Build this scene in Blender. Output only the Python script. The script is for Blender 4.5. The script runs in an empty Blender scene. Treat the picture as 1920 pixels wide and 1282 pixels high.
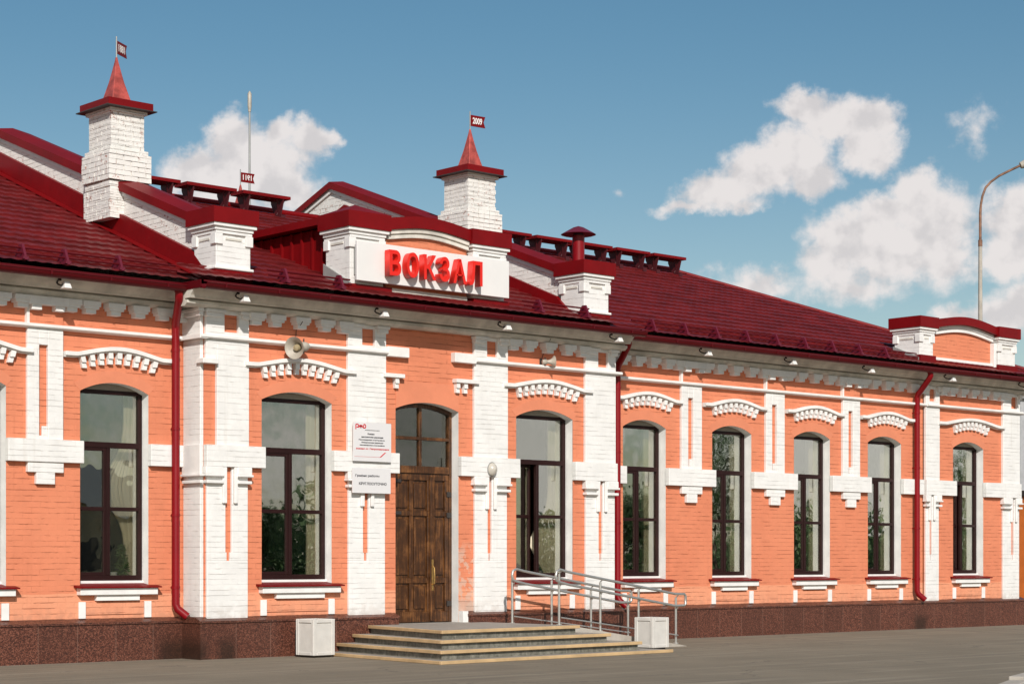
import bpy, bmesh, math, random
from mathutils import Vector, Matrix
random.seed(7)
S = bpy.context.scene
COL = S.collection
rad = math.radians

# ------------------------------------------------------------------ camera, sky, sun
cam = bpy.data.cameras.new('camera'); co = bpy.data.objects.new('camera', cam); COL.objects.link(co)
co.location = (-19.446, -23.916, 1.42)
co.rotation_euler = (rad(90), 0, -math.atan2(.6727, .7400))
cam.sensor_width = 36; cam.lens = 36*3650/1920
cam.shift_y = (1048-641)/1920
cam.clip_start = .1; cam.clip_end = 3000
S.camera = co
SUN_EL, SUN_AZ = 31.0, 33.0                 # azimuth measured left of the facade's outward normal
sv = Vector((-math.sin(rad(SUN_AZ))*math.cos(rad(SUN_EL)), -math.cos(rad(SUN_AZ))*math.cos(rad(SUN_EL)), math.sin(rad(SUN_EL))))
sl = bpy.data.lights.new('sun', 'SUN'); so = bpy.data.objects.new('sun', sl); COL.objects.link(so)
sl.energy = 4.3; sl.angle = rad(.5); sl.color = (1, .95, .885)
so.rotation_euler = sv.to_track_quat('Z', 'Y').to_euler()
S.view_settings.view_transform = 'Standard'; S.view_settings.look = 'None'
S.view_settings.exposure = 0.0; S.view_settings.gamma = 1

class NT:
    def __init__(s, tree): s.t = tree; s.n = tree.nodes; s.l = tree.links
    def add(s, typ, **kw):
        x = s.n.new(typ)
        for k, v in kw.items(): setattr(x, k, v)
        return x
    def put(s, sock, v):
        if isinstance(v, bpy.types.NodeSocket): s.l.new(v, sock)
        else: sock.default_value = v
    def m(s, op, a, b=None, c=None, clamp=False):
        x = s.add('ShaderNodeMath', operation=op); x.use_clamp = clamp
        s.put(x.inputs[0], a)
        if b is not None: s.put(x.inputs[1], b)
        if c is not None: s.put(x.inputs[2], c)
        return x.outputs[0]
    def noise(s, vec, scale, detail=4, rough=.55, dim='3D'):
        x = s.add('ShaderNodeTexNoise'); x.noise_dimensions = dim
        if vec is not None: s.l.new(vec, x.inputs['Vector'])
        x.inputs['Scale'].default_value = scale; x.inputs['Detail'].default_value = detail; x.inputs['Roughness'].default_value = rough
        return x
    def ramp(s, fac, a, b, va=0., vb=1.):
        x = s.add('ShaderNodeMapRange'); x.interpolation_type = 'SMOOTHSTEP'
        s.put(x.inputs[0], fac); x.inputs[1].default_value = a; x.inputs[2].default_value = b
        x.inputs[3].default_value = va; x.inputs[4].default_value = vb
        return x.outputs[0]
    def mix(s, fac, a, b):
        x = s.add('ShaderNodeMix', data_type='RGBA')
        s.put(x.inputs[0], fac)
        for k, v in ((6, a), (7, b)):
            if isinstance(v, bpy.types.NodeSocket): s.l.new(v, x.inputs[k])
            else: x.inputs[k].default_value = (*v[:3], 1)
        return x.outputs[2]

W = bpy.data.worlds.new('World'); S.world = W; W.use_nodes = True
T = NT(W.node_tree); T.n.clear()
wout = T.add('ShaderNodeOutputWorld'); bg = T.add('ShaderNodeBackground'); T.l.new(bg.outputs[0], wout.inputs[0])
sky = T.add('ShaderNodeTexSky'); sky.sky_type = 'NISHITA'; sky.sun_disc = False
sky.sun_elevation = rad(SUN_EL); sky.sun_rotation = math.atan2(sv.x, sv.y)
sky.air_density = 1.0; sky.dust_density = .6; sky.ozone_density = 2.0
bg.inputs[1].default_value = .080
tc = T.add('ShaderNodeTexCoord'); sp = T.add('ShaderNodeSeparateXYZ'); T.l.new(tc.outputs['Generated'], sp.inputs[0])
X_, Y_, Z_ = sp.outputs
a_ = T.m('ADD', T.m('MULTIPLY', X_, .74), T.m('MULTIPLY', Y_, -.6727))
b_ = T.m('ADD', T.m('MULTIPLY', X_, .6727), T.m('MULTIPLY', Y_, .74))
AZ = T.m('MULTIPLY', T.m('ARCTAN2', a_, b_), 36.5)       # hundredths-of-pixel-like units: 1 unit = 1.57 degrees
EL = T.m('MULTIPLY', T.m('ARCSINE', Z_), 36.5)
cv = T.add('ShaderNodeCombineXYZ'); T.l.new(AZ, cv.inputs[0]); T.l.new(EL, cv.inputs[1])
def warp(vec, amt, scale, detail):
    nz = T.noise(vec, scale, detail, .6)
    s1 = T.add('ShaderNodeVectorMath', operation='SUBTRACT'); T.l.new(nz.outputs['Color'], s1.inputs[0]); s1.inputs[1].default_value = (.5, .5, .5)
    s2 = T.add('ShaderNodeVectorMath', operation='SCALE'); T.l.new(s1.outputs[0], s2.inputs[0]); s2.inputs[3].default_value = amt
    s3 = T.add('ShaderNodeVectorMath', operation='ADD'); T.l.new(vec, s3.inputs[0]); T.l.new(s2.outputs[0], s3.inputs[1])
    return s3.outputs[0]
wv = warp(cv.outputs[0], 1.0, .9, 8)
# cloud puffs: azimuth, elevation, radii, all in the units above
PUFF = [(5.20,2.50,.42,.40,1),(5.85,2.65,.48,.40,1),(6.2,2.68,.3,.22,.9),(4.35,2.60,.55,.50,1),(4.75,3.1,.95,.85,1),(3.75,3.30,.75,.45,1),(5.2,3.3,.75,.9,.95),(5.5,3.65,.75,.5,.7),(4.2,3.5,1.,.5,.9),
 (15.1,2.05,.62,.38,1),(15.7,2.3,.95,.5,1),(16.4,2.35,.55,.5,1),(14.9,2.95,.85,.62,1),(14.2,3.3,.85,.55,1),(13.5,3.62,.85,.35,.95),(12.9,3.84,.8,.16,.7),(13.9,3.86,.7,.15,.6),(15.2,3.35,.7,.42,1),(16.3,2.85,.6,.45,.9),
 (17.2,3.60,.6,.55,1),(16.5,4.05,.75,.48,1),(17.4,4.1,.95,.7,1),(16.0,4.5,.95,.6,1),(15.6,5.0,.8,.55,.9),(16.8,4.7,1.2,.75,1),(17.6,4.8,.8,.7,.8),(16.0,5.4,1.3,.4,.6),
 (19.1,4.0,.75,.6,1),(19.0,4.7,.85,.55,1),(19.9,3.4,.5,.7,.9),(18.9,5.9,.8,.55,1),(17.9,5.95,.55,.3,.85),(19.5,5.6,.7,.6,1),
 (18.2,2.15,.42,.28,.28),(18.3,2.5,.3,.5,.30),(14.2,5.3,.9,.30,.7),(13.6,5.05,.5,.16,.25),(11.5,3.64,.22,.12,.26)]
def field(vec):
    s0 = T.add('ShaderNodeSeparateXYZ'); T.l.new(vec, s0.inputs[0]); f = None
    for (cx_, cy_, rx, ry, wgt) in PUFF:
        az = math.atan((cx_-9.6)/36.5)*36.5
        el = math.atan((10.48-cy_)/36.5/math.hypot(1, (cx_-9.6)/36.5))*36.5
        dx = T.m('MULTIPLY', T.m('SUBTRACT', s0.outputs[0], az), 1/rx); dy = T.m('MULTIPLY', T.m('SUBTRACT', s0.outputs[1], el), 1/ry)
        d = T.m('SQRT', T.m('ADD', T.m('MULTIPLY', dx, dx), T.m('MULTIPLY', dy, dy)))
        e = T.m('MULTIPLY', T.m('SUBTRACT', 1.13, d), wgt)
        f = e if f is None else T.m('SMOOTH_MAX', f, e, .25)
    return f
F0 = field(wv)
n1 = T.noise(cv.outputs[0], 2.6, 9, .62)
dens = T.m('ADD', F0, T.m('MULTIPLY', T.m('SUBTRACT', n1.outputs[0], .5), .85))
dens = T.m('MAXIMUM', dens, -1)
# loose clouds over the rest of the sky, away from the puffs above
gn = T.noise(tc.outputs['Generated'], 3.2, 8, .6)
away = T.ramp(T.m('ABSOLUTE', AZ), 12, 20)
gcl = T.m('MULTIPLY', T.ramp(gn.outputs[0], .50, .62), away)
mask = T.m('MAXIMUM', T.ramp(dens, .0, .60), gcl)
# light and grey parts of the puffs
sh = T.add('ShaderNodeVectorMath', operation='ADD'); T.l.new(cv.outputs[0], sh.inputs[0]); sh.inputs[1].default_value = (-.22, .3, 0)
na = T.noise(cv.outputs[0], 1.3, 4, .5); nb = T.noise(sh.outputs[0], 1.3, 4, .5)
lit = T.m('MULTIPLY', T.m('SUBTRACT', na.outputs[0], nb.outputs[0]), 3.2)
lit = T.m('ADD', lit, T.m('MULTIPLY', T.m('SUBTRACT', na.outputs[0], .5), .8))
lit = T.ramp(T.m('ADD', lit, T.m('MULTIPLY', F0, -.16)), -.75, .15)
ccol = T.mix(lit, (8.4, 8.0, 8.0), (10.4, 9.8, 9.6))
skc = T.add('ShaderNodeMix', data_type='RGBA', blend_type='MULTIPLY'); skc.inputs[0].default_value = 1
T.l.new(sky.outputs[0], skc.inputs[6]); T.l.new(T.mix(T.ramp(EL, 1.5, 11.0), (1.18, 1.12, .98), (.66, .93, .93)), skc.inputs[7])
T.l.new(T.mix(T.m('MULTIPLY', mask, .95), skc.outputs[2], ccol), bg.inputs[0])

# ------------------------------------------------------------------ mesh helpers.  (u, w, z): u along the facade, w outward from the wing wall, z up
class MB:
    def __init__(s, o=(0, 0, 0)): s.v = []; s.f = []; s.o = o; s.smooth = False
    def P(s, u, w, z): s.v.append((u-s.o[0], -(w-s.o[1]), z-s.o[2])); return len(s.v)-1
    def quad(s, *pts): s.f.append([s.P(*p) for p in pts])
    def box(s, u0, u1, w0, w1, z0, z1):
        i = [s.P(u, w, z) for z in (z0, z1) for w in (w0, w1) for u in (u0, u1)]
        for q in ((0,1,3,2),(4,6,7,5),(0,4,5,1),(2,3,7,6),(0,2,6,4),(1,5,7,3)): s.f.append([i[k] for k in q])
    def prism(s, poly, ax, a, b):
        """poly in the plane across axis ax ('u','w','z'), from a to b"""
        def mk(p, t): return {'u': (t, p[0], p[1]), 'w': (p[0], t, p[1]), 'z': (p[0], p[1], t)}[ax]
        A = [s.P(*mk(p, a)) for p in poly]; B = [s.P(*mk(p, b)) for p in poly]; n = len(poly)
        s.f.append(A[:]); s.f.append(B[::-1])
        for k in range(n): s.f.append([A[k], B[k], B[(k+1) % n], A[(k+1) % n]])
    def strip(s, path, ax, a, b, th):
        """a thick ribbon: path in the (u,z) plane extruded across w from a to b, thickness th downward"""
        for k in range(len(path)-1):
            (p, q) = path[k], path[k+1]
            s.prism([p, q, (q[0], q[1]-th), (p[0], p[1]-th)], ax, a, b)
    def ribbon(s, top, bot, a, b):
        """closed solid between two curves in (u,z), w from a to b"""
        n = len(top); idx = [[s.P(t[0], w, t[1]) for t in c] for w in (a, b) for c in (top, bot)]
        TA, BA, TB, BB = idx
        for k in range(n-1):
            s.f.append([TA[k], TA[k+1], BA[k+1], BA[k]]); s.f.append([TB[k+1], TB[k], BB[k], BB[k+1]])
            s.f.append([TA[k+1], TA[k], TB[k], TB[k+1]]); s.f.append([BA[k], BA[k+1], BB[k+1], BB[k]])
        for k in (0, n-1): s.f.append([TA[k], BA[k], BB[k], TB[k]])
    def tube(s, pts, r, n=10, cap=True):
        pts = [Vector((p[0], p[1], p[2])) for p in pts]; rings = []
        rs = r if isinstance(r, (list, tuple)) else [r]*len(pts); ref = None
        for i, p in enumerate(pts):
            d = (pts[min(i+1, len(pts)-1)]-pts[max(i-1, 0)]).normalized()
            if ref is None: ref = Vector((0, 0, 1)) if abs(d.z) < .9 else Vector((1, 0, 0))
            x = (ref - d*ref.dot(d)).normalized(); ref = x; y = d.cross(x)
            rings.append([s.P(*(p + (x*math.cos(t)+y*math.sin(t))*rs[i])) for t in [2*math.pi*k/n for k in range(n)]])
        for A, B in zip(rings, rings[1:]):
            for k in range(n): s.f.append([A[k], A[(k+1) % n], B[(k+1) % n], B[k]])
        if cap: s.f.append(rings[0][::-1]); s.f.append(rings[-1][:])
        s.smooth = True
    def lathe(s, prof, c, axis, n=24):
        c = Vector(c); ax = Vector(axis).normalized(); x = ax.orthogonal().normalized(); y = ax.cross(x); R = []
        for (r, h) in prof: R.append([s.P(*(c+ax*h+(x*math.cos(t)+y*math.sin(t))*max(r, 1e-4))) for t in [2*math.pi*k/n for k in range(n)]])
        for A, B in zip(R, R[1:]):
            for k in range(n): s.f.append([A[k], A[(k+1) % n], B[(k+1) % n], B[k]])
        s.smooth = True
    def mesh(s, name, mat, bevel=0):
        me = bpy.data.meshes.new(name); me.from_pydata(s.v, [], s.f)
        bm = bmesh.new(); bm.from_mesh(me)
        bmesh.ops.remove_doubles(bm, verts=bm.verts, dist=1e-5) if s.smooth else None
        bmesh.ops.recalc_face_normals(bm, faces=bm.faces)
        if bevel: bmesh.ops.bevel(bm, geom=list(bm.edges), offset=bevel, segments=1, affect='EDGES', clamp_overlap=True)
        bm.to_mesh(me); bm.free()
        me.materials.append(mat)
        if s.smooth:
            me.shade_smooth()
            try: me.set_sharp_from_angle(angle=rad(40))
            except Exception: pass
        return me
def link(name, me, parent=None, loc=None):
    o = bpy.data.objects.new(name, me); COL.objects.link(o)
    if parent: o.parent = parent
    if loc: o.location = (loc[0], -loc[1], loc[2])
    return o
def part(name, mb, mat, parent, bevel=0, label=None, loc=None):
    o = link(name, mb.mesh(name, mat, bevel), parent, loc)
    if label: o['label'] = label
    return o
def tag(o, label, cat, group=None, kind=None):
    if kind: o['kind'] = kind
    if label: o['label'] = label
    if cat: o['category'] = cat
    if group: o['group'] = group
    return o
def thing(name, label, cat, loc=(0, 0, 0), group=None, kind=None):
    o = bpy.data.objects.new(name, None); COL.objects.link(o); o.location = (loc[0], -loc[1], loc[2]); o.empty_display_size = .2
    return tag(o, label, cat, group, kind)

# ------------------------------------------------------------------ materials
def mat(name, col, rough=.6, metal=0., spec=.5, bump=0., bscale=20., var=0., vscale=3., coat=0.):
    m = bpy.data.materials.new(name); m.use_nodes = True; t = NT(m.node_tree); p = t.n['Principled BSDF']
    p.inputs['Roughness'].default_value = rough; p.inputs['Metallic'].default_value = metal; p.inputs['Specular IOR Level'].default_value = spec
    p.inputs['Base Color'].default_value = (*col, 1); p.inputs['Coat Weight'].default_value = coat
    if bump or var:
        c = t.add('ShaderNodeTexCoord')
    if var:
        nz = t.noise(c.outputs['Object'], vscale, 6, .6)
        t.l.new(t.mix(t.ramp(nz.outputs[0], .3, .7), tuple(x*(1-var) for x in col), tuple(min(1, x*(1+var)) for x in col)), p.inputs['Base Color'])
    if bump:
        nz = t.noise(c.outputs['Object'], bscale, 5, .6); b = t.add('ShaderNodeBump'); b.inputs['Strength'].default_value = 1; b.inputs['Distance'].default_value = bump
        t.l.new(nz.outputs[0], b.inputs['Height']); t.l.new(b.outputs[0], p.inputs['Normal'])
    return m
def brick(name, col, joint, pale=None, chips=0., dist=.007, rough=.7, jf=.62):
    m = bpy.data.materials.new(name); m.use_nodes = True; t = NT(m.node_tree); p = t.n['Principled BSDF']
    p.inputs['Roughness'].default_value = rough; p.inputs['Specular IOR Level'].default_value = .25
    g = t.add('ShaderNodeNewGeometry'); sp = t.add('ShaderNodeSeparateXYZ'); t.l.new(g.outputs['Position'], sp.inputs[0])
    wn = t.noise(g.outputs['Position'], 1.6, 3); wn2 = t.noise(g.outputs['Position'], 9, 3)
    uu = t.m('ADD', t.m('ADD', sp.outputs[0], sp.outputs[1]), t.m('MULTIPLY', wn2.outputs[0], .02))
    zz = t.m('ADD', sp.outputs[2], t.m('ADD', t.m('MULTIPLY', wn.outputs[0], .022), t.m('MULTIPLY', wn2.outputs[0], .012)))
    cc = t.add('ShaderNodeCombineXYZ'); t.l.new(uu, cc.inputs[0]); t.l.new(zz, cc.inputs[1])
    br = t.add('ShaderNodeTexBrick'); t.l.new(cc.outputs[0], br.inputs['Vector'])
    for k, v in (('Scale', 1), ('Mortar Size', .0055), ('Mortar Smooth', .35), ('Brick Width', .26), ('Row Height', .0765), ('Bias', 0)): br.inputs[k].default_value = v
    br.inputs['Color1'].default_value = (1, 1, 1, 1); br.inputs['Color2'].default_value = (.0, .0, .0, 1); br.inputs['Mortar'].default_value = (.5, .5, .5, 1)
    sepc = t.add('ShaderNodeSeparateColor'); t.l.new(br.outputs['Color'], sepc.inputs[0])
    # a second brick texture with no vertical joints: bed joints read stronger than the head joints, as under thick paint
    br2 = t.add('ShaderNodeTexBrick'); t.l.new(cc.outputs[0], br2.inputs['Vector'])
    for k, v in (('Scale', 1), ('Mortar Size', .006), ('Mortar Smooth', .4), ('Brick Width', 60), ('Row Height', .0765), ('Bias', 0)): br2.inputs[k].default_value = v
    pn = t.noise(g.outputs['Position'], 3.2, 5, .7); st = t.add('ShaderNodeMapping'); st.inputs['Scale'].default_value = (1, 1, 6)
    t.l.new(g.outputs['Position'], st.inputs[0]); pn2 = t.noise(st.outputs[0], 2.2, 4, .7)
    gate = t.ramp(pn2.outputs[0], .46, .60); gate2 = t.ramp(pn.outputs[0], .5, .7)
    joint_f = t.m('MAXIMUM', t.m('MULTIPLY', br2.outputs['Fac'], t.m('ADD', .10, t.m('MULTIPLY', gate, .9))), t.m('MULTIPLY', br.outputs['Fac'], t.m('ADD', .12, t.m('MULTIPLY', gate2, .4))))
    fine = t.noise(g.outputs['Position'], 38, 5, .65)
    base = t.mix(t.ramp(pn.outputs[0], .3, .72), tuple(c*.93 for c in col), tuple(min(1, c*1.05) for c in col))
    base = t.mix(t.m('MULTIPLY', sepc.outputs[0], .10), base, tuple(c*.80 for c in col))
    if pale:
        edge = t.m('ADD', sp.outputs[2], t.m('MULTIPLY', t.m('SUBTRACT', wn.outputs[0], .5), .10))
        pf = t.m('MULTIPLY', t.ramp(edge, .925, .945, 1, 0), t.ramp(pn.outputs[0], .25, .55, .6, 1))
        base = t.mix(pf, base, pale)
        # bleached, repainted patches low on the wall
        pt = t.m('MULTIPLY', t.ramp(t.noise(g.outputs['Position'], 2.3, 4, .6).outputs[0], .66, .72), t.ramp(sp.outputs[2], 1.5, .8))
        base = t.mix(t.m('MULTIPLY', pt, .5), base, tuple(min(1, c*1.15+.08) for c in pale))
    if chips:
        cn = t.noise(g.outputs['Position'], 13, 6, .75); cg = t.noise(g.outputs['Position'], 2.0, 3)
        cf = t.m('MULTIPLY', t.ramp(cn.outputs[0], .57, .61), t.ramp(cg.outputs[0], .47, .6))
        base = t.mix(t.m('MULTIPLY', cf, chips), base, (.34, .10, .06))
    base = t.mix(t.m('MULTIPLY', joint_f, jf), base, joint)
    if pale:
        big = t.noise(g.outputs['Position'], .9, 4, .6); base = t.mix(t.m('MULTIPLY', t.ramp(big.outputs[0], .35, .7), .30), base, (.78, .285, .155))
        sp_ = t.m('MULTIPLY', t.ramp(sp.outputs[2], .85, .58), t.ramp(wn2.outputs[0], .38, .62)); base = t.mix(t.m('MULTIPLY', sp_, .40), base, (.42, .20, .13))
        run = t.add('ShaderNodeMapping'); run.inputs['Scale'].default_value = (5, 5, .35); t.l.new(g.outputs['Position'], run.inputs[0]); rn = t.noise(run.outputs[0], 1.5, 5, .65); base = t.mix(t.m('MULTIPLY', t.ramp(rn.outputs[0], .56, .74), .22), base, (.42, .13, .07))
    if pale:
        # worn, patched paint on the strip right of the door
        du_ = t.m('ABSOLUTE', t.m('SUBTRACT', sp.outputs[0], .87)); lm = t.m('MULTIPLY', t.ramp(du_, .20, .15), t.ramp(sp.outputs[2], 1.75, 1.45)); pz = t.noise(g.outputs['Position'], 7, 4, .6)
        base = t.mix(t.m('MULTIPLY', t.m('MULTIPLY', lm, t.ramp(pz.outputs[0], .50, .56)), .75), base, (.60, .40, .31)); base = t.mix(t.m('MULTIPLY', t.m('MULTIPLY', lm, t.ramp(sp.outputs[2], .84, .72)), .7), base, (.50, .36, .29))
    if not pale:
        run = t.add('ShaderNodeMapping'); run.inputs['Scale'].default_value = (6, 6, .4); t.l.new(g.outputs['Position'], run.inputs[0]); rn = t.noise(run.outputs[0], 1.5, 5, .65); base = t.mix(t.m('MULTIPLY', t.ramp(rn.outputs[0], .55, .74), .20), base, (.50, .44, .36))
        sp_ = t.m('MULTIPLY', t.ramp(sp.outputs[2], .85, .57), t.ramp(wn2.outputs[0], .35, .62)); base = t.mix(t.m('MULTIPLY', sp_, .38), base, (.44, .36, .30))
    dirt = t.ramp(t.noise(g.outputs['Position'], 6, 8, .75).outputs[0], .58, .8)
    base = t.mix(t.m('MULTIPLY', dirt, .26), base, tuple(c*.55 for c in col))
    t.l.new(base, p.inputs['Base Color'])
    h = t.m('ADD', t.m('MULTIPLY', joint_f, -1), t.m('MULTIPLY', fine.outputs[0], .35))
    h = t.m('ADD', h, t.m('MULTIPLY', sepc.outputs[0], .25)); h = t.m('ADD', h, t.m('MULTIPLY', wn2.outputs[0], .5))
    b = t.add('ShaderNodeBump'); b.inputs['Distance'].default_value = dist; b.inputs['Strength'].default_value = 1
    t.l.new(h, b.inputs['Height']); t.l.new(b.outputs[0], p.inputs['Normal'])
    return m
ORANGE = (.68, .222, .118)
M = {}
M['orange'] = brick('orange_painted_brick', ORANGE, (.30, .07, .03), pale=(.76, .32, .185))
M['orange_plain'] = mat('orange_plaster', (.68, .226, .120), .75, bump=.003, bscale=18, var=.05)
M['white'] = brick('white_painted_brick', (.78, .76, .735), (.55, .51, .46), jf=.34, dist=.0055)
M['white_worn'] = brick('white_worn_brick', (.78, .755, .715), (.36, .30, .25), chips=.85, dist=.012)
M['white_plain'] = mat('white_paint', (.77, .75, .725), .65, bump=.003, bscale=14, var=.08, vscale=3)
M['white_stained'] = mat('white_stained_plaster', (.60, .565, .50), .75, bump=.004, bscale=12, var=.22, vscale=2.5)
M['cream'] = mat('cream_reveal', (.78, .74, .62), .7)
M['roof'] = mat('roof_tile_red', (.135, .010, .011), .50, spec=.28, var=.30, vscale=2.2, bump=.0008, bscale=60)
M['red'] = mat('red_sheet_metal', (.165, .0012, .0025), .5, spec=.22, var=.12, vscale=2, bump=.0015, bscale=5)
M['redpipe'] = mat('red_pipe_paint', (.21, .002, .006), .4, spec=.3, var=.08)
M['bracket'] = mat('purple_red_bracket', (.12, .008, .022), .45)
M['gutter'] = mat('dark_red_gutter', (.085, .0015, .004), .45, spec=.25)
M['darkred'] = mat('shaded_support_red', (.06, .003, .006), .6)  # walkway underside's shade put into a darker red, used on the supports
M['infill'] = mat('grey_plaster_infill', (.26, .235, .195), .85, bump=.003, var=.15)
M['frame'] = mat('brown_window_frame', (.020, .005, .0045), .45, spec=.25, var=.15)
M['wood'] = None
M['granite'] = None
M['steel'] = mat('stainless_steel', (.55, .54, .51), .36, metal=.75, var=.06, vscale=8)
M['binwhite'] = mat('grey_white_plastic', (.60, .57, .53), .5, var=.05, vscale=6)
M['plate'] = mat('sign_plate_white', (.68, .66, .66), .35)
M['signwhite'] = mat('sign_board_white', (.74, .72, .70), .4, var=.02)
M['letter'] = mat('red_letter_plastic', (.72, .016, .007), .35)
M['lettering_dark'] = mat('dark_lettering', (.06, .06, .07), .6)
M['lettering_red'] = mat('red_lettering', (.6, .02, .03), .6)
M['lettering_white'] = mat('white_lettering', (.75, .72, .70), .6)
M['brass'] = mat('worn_brass', (.50, .30, .10), .4, metal=.8, var=.2, vscale=40)
M['iron'] = mat('dark_iron', (.035, .028, .025), .5)
M['greymetal'] = mat('grey_metal', (.33, .33, .32), .5, metal=.3, var=.1)
M['horn'] = mat('cream_horn_paint', (.40, .36, .30), .5, var=.15, vscale=10)
M['hornin'] = mat('horn_driver', (.36, .29, .17), .45)
M['lampglass'] = mat('frosted_lamp_glass', (.50, .46, .40), .25)
M['tiles_rust'] = mat('rust_orange_tile', (.36, .10, .03), .6, var=.35, vscale=9)
M['copper'] = mat('faded_red_spire', (.42, .075, .06), .45, metal=.25, var=.35, vscale=7, bump=.004, bscale=8)
M['leaf'] = mat('leaf_green', (.085, .15, .04), .6, var=.4, vscale=3)
M['bark'] = mat('bark', (.12, .09, .06), .85, bump=.01)
M['concrete'] = mat('pale_concrete', (.40, .36, .31), .85, bump=.003, bscale=30, var=.15)
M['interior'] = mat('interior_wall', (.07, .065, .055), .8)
M['tread'] = mat('grey_paving_tread', (.30, .27, .235), .7, bump=.002, bscale=40, var=.12, vscale=4)
M['nosing'] = mat('tan_step_nosing', (.54, .365, .19), .55, var=.15, vscale=3, bump=.001)
M['house'] = mat('beige_house', (.52, .44, .30), .8, var=.08)
M['darkglass'] = mat('dark_glass', (.03, .035, .04), .1)
def special():
    # varnished wood
    m = bpy.data.materials.new('varnished_wood'); m.use_nodes = True; t = NT(m.node_tree); p = t.n['Principled BSDF']
    c = t.add('ShaderNodeNewGeometry'); mp = t.add('ShaderNodeMapping'); mp.inputs['Scale'].default_value = (22, 22, 1.3); t.l.new(c.outputs['Position'], mp.inputs[0])
    n = t.noise(mp.outputs[0], 1.6, 8, .65); n2 = t.noise(c.outputs['Position'], 3.4, 6, .7)
    k = t.m('ADD', t.m('MULTIPLY', n.outputs[0], .5), t.m('MULTIPLY', n2.outputs[0], .5))
    cr = t.add('ShaderNodeValToRGB'); t.l.new(k, cr.inputs[0]); e = cr.color_ramp
    e.elements[0].position = .33; e.elements[0].color = (.014, .006, .002, 1); e.elements[1].position = .70; e.elements[1].color = (.30, .122, .036, 1)
    x = e.elements.new(.5); x.color = (.062, .022, .006, 1)
    t.l.new(cr.outputs[0], p.inputs['Base Color']); p.inputs['Roughness'].default_value = .38
    b = t.add('ShaderNodeBump'); b.inputs['Distance'].default_value = .002; t.l.new(n.outputs[0], b.inputs['Height']); t.l.new(b.outputs[0], p.inputs['Normal'])
    M['wood'] = m
    # polished granite slabs with vertical joints
    m = bpy.data.materials.new('brown_red_granite'); m.use_nodes = True; t = NT(m.node_tree); p = t.n['Principled BSDF']
    c = t.add('ShaderNodeNewGeometry'); sp = t.add('ShaderNodeSeparateXYZ'); t.l.new(c.outputs['Position'], sp.inputs[0])
    v = t.add('ShaderNodeTexVoronoi'); t.l.new(c.outputs['Position'], v.inputs['Vector']); v.inputs['Scale'].default_value = 80
    vs = t.add('ShaderNodeSeparateColor'); t.l.new(v.outputs['Color'], vs.inputs[0])
    n2 = t.noise(c.outputs['Position'], 34, 6, .75)
    kk = t.m('ADD', t.m('MULTIPLY', vs.outputs[0], .55), t.m('MULTIPLY', n2.outputs[0], .55))
    cr = t.add('ShaderNodeValToRGB'); t.l.new(kk, cr.inputs[0]); e = cr.color_ramp
    e.elements[0].position = .25; e.elements[0].color = (.028, .012, .009, 1); e.elements[1].position = .92; e.elements[1].color = (.28, .11, .07, 1)
    x = e.elements.new(.55); x.color = (.09, .026, .015, 1)
    u = t.m('ADD', sp.outputs[0], sp.outputs[1])
    slab = t.m('FLOOR', t.m('MULTIPLY', u, 1/.6)); wn = t.add('ShaderNodeTexWhiteNoise'); wn.noise_dimensions = '1D'; t.l.new(slab, wn.inputs['W'])
    fr = t.m('FRACT', t.m('MULTIPLY', u, 1/.6)); jn = t.m('LESS_THAN', fr, .012)
    col = t.mix(t.m('MULTIPLY', wn.outputs[0], .45), cr.outputs[0], (.06, .022, .014))
    col = t.mix(t.m('MULTIPLY', jn, .6), col, (.26, .15, .11))
    # damp stains under the downpipes
    st = None
    for (ux, wd) in ((-4.33, .35), (13.45, .3), (-3.75, .22)):
        d = t.m('ABSOLUTE', t.m('SUBTRACT', sp.outputs[0], ux)); e_ = t.m('MULTIPLY', t.ramp(t.m('ADD', d, t.m('MULTIPLY', n2.outputs[0], .1)), wd+.05, wd*.5), t.ramp(sp.outputs[2], .42, .12))
        st = e_ if st is None else t.m('MAXIMUM', st, e_)
    col = t.mix(t.m('MULTIPLY', st, .75), col, (.018, .009, .005))
    t.l.new(col, p.inputs['Base Color']); p.inputs['Roughness'].default_value = .42
    M['granite'] = m
    # slate riser tiles
    m = bpy.data.materials.new('grey_riser_tile'); m.use_nodes = True; t = NT(m.node_tree); p = t.n['Principled BSDF']
    c = t.add('ShaderNodeNewGeometry'); sp = t.add('ShaderNodeSeparateXYZ'); t.l.new(c.outputs['Position'], sp.inputs[0])
    u = t.m('ADD', sp.outputs[0], t.m('MULTIPLY', sp.outputs[1], .8)); fr = t.m('FRACT', t.m('MULTIPLY', u, 1/.3))
    wn = t.add('ShaderNodeTexWhiteNoise'); wn.noise_dimensions = '1D'; t.l.new(t.m('FLOOR', t.m('MULTIPLY', u, 1/.3)), wn.inputs['W'])
    n = t.noise(c.outputs['Position'], 14, 7, .7)
    col = t.mix(t.ramp(n.outputs[0], .3, .75), (.10, .095, .075), (.30, .28, .23)); col = t.mix(t.m('MULTIPLY', wn.outputs[0], .5), col, (.09, .085, .065))
    col = t.mix(t.m('LESS_THAN', fr, .02), col, (.30, .28, .24))
    t.l.new(col, p.inputs['Base Color']); p.inputs['Roughness'].default_value = .6
    M['riser'] = m
    # asphalt
    m = bpy.data.materials.new('worn_asphalt'); m.use_nodes = True; t = NT(m.node_tree); p = t.n['Principled BSDF']
    c = t.add('ShaderNodeNewGeometry'); n = t.noise(c.outputs['Position'], 260, 3, .7); n2 = t.noise(c.outputs['Position'], .7, 6, .6)
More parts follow.
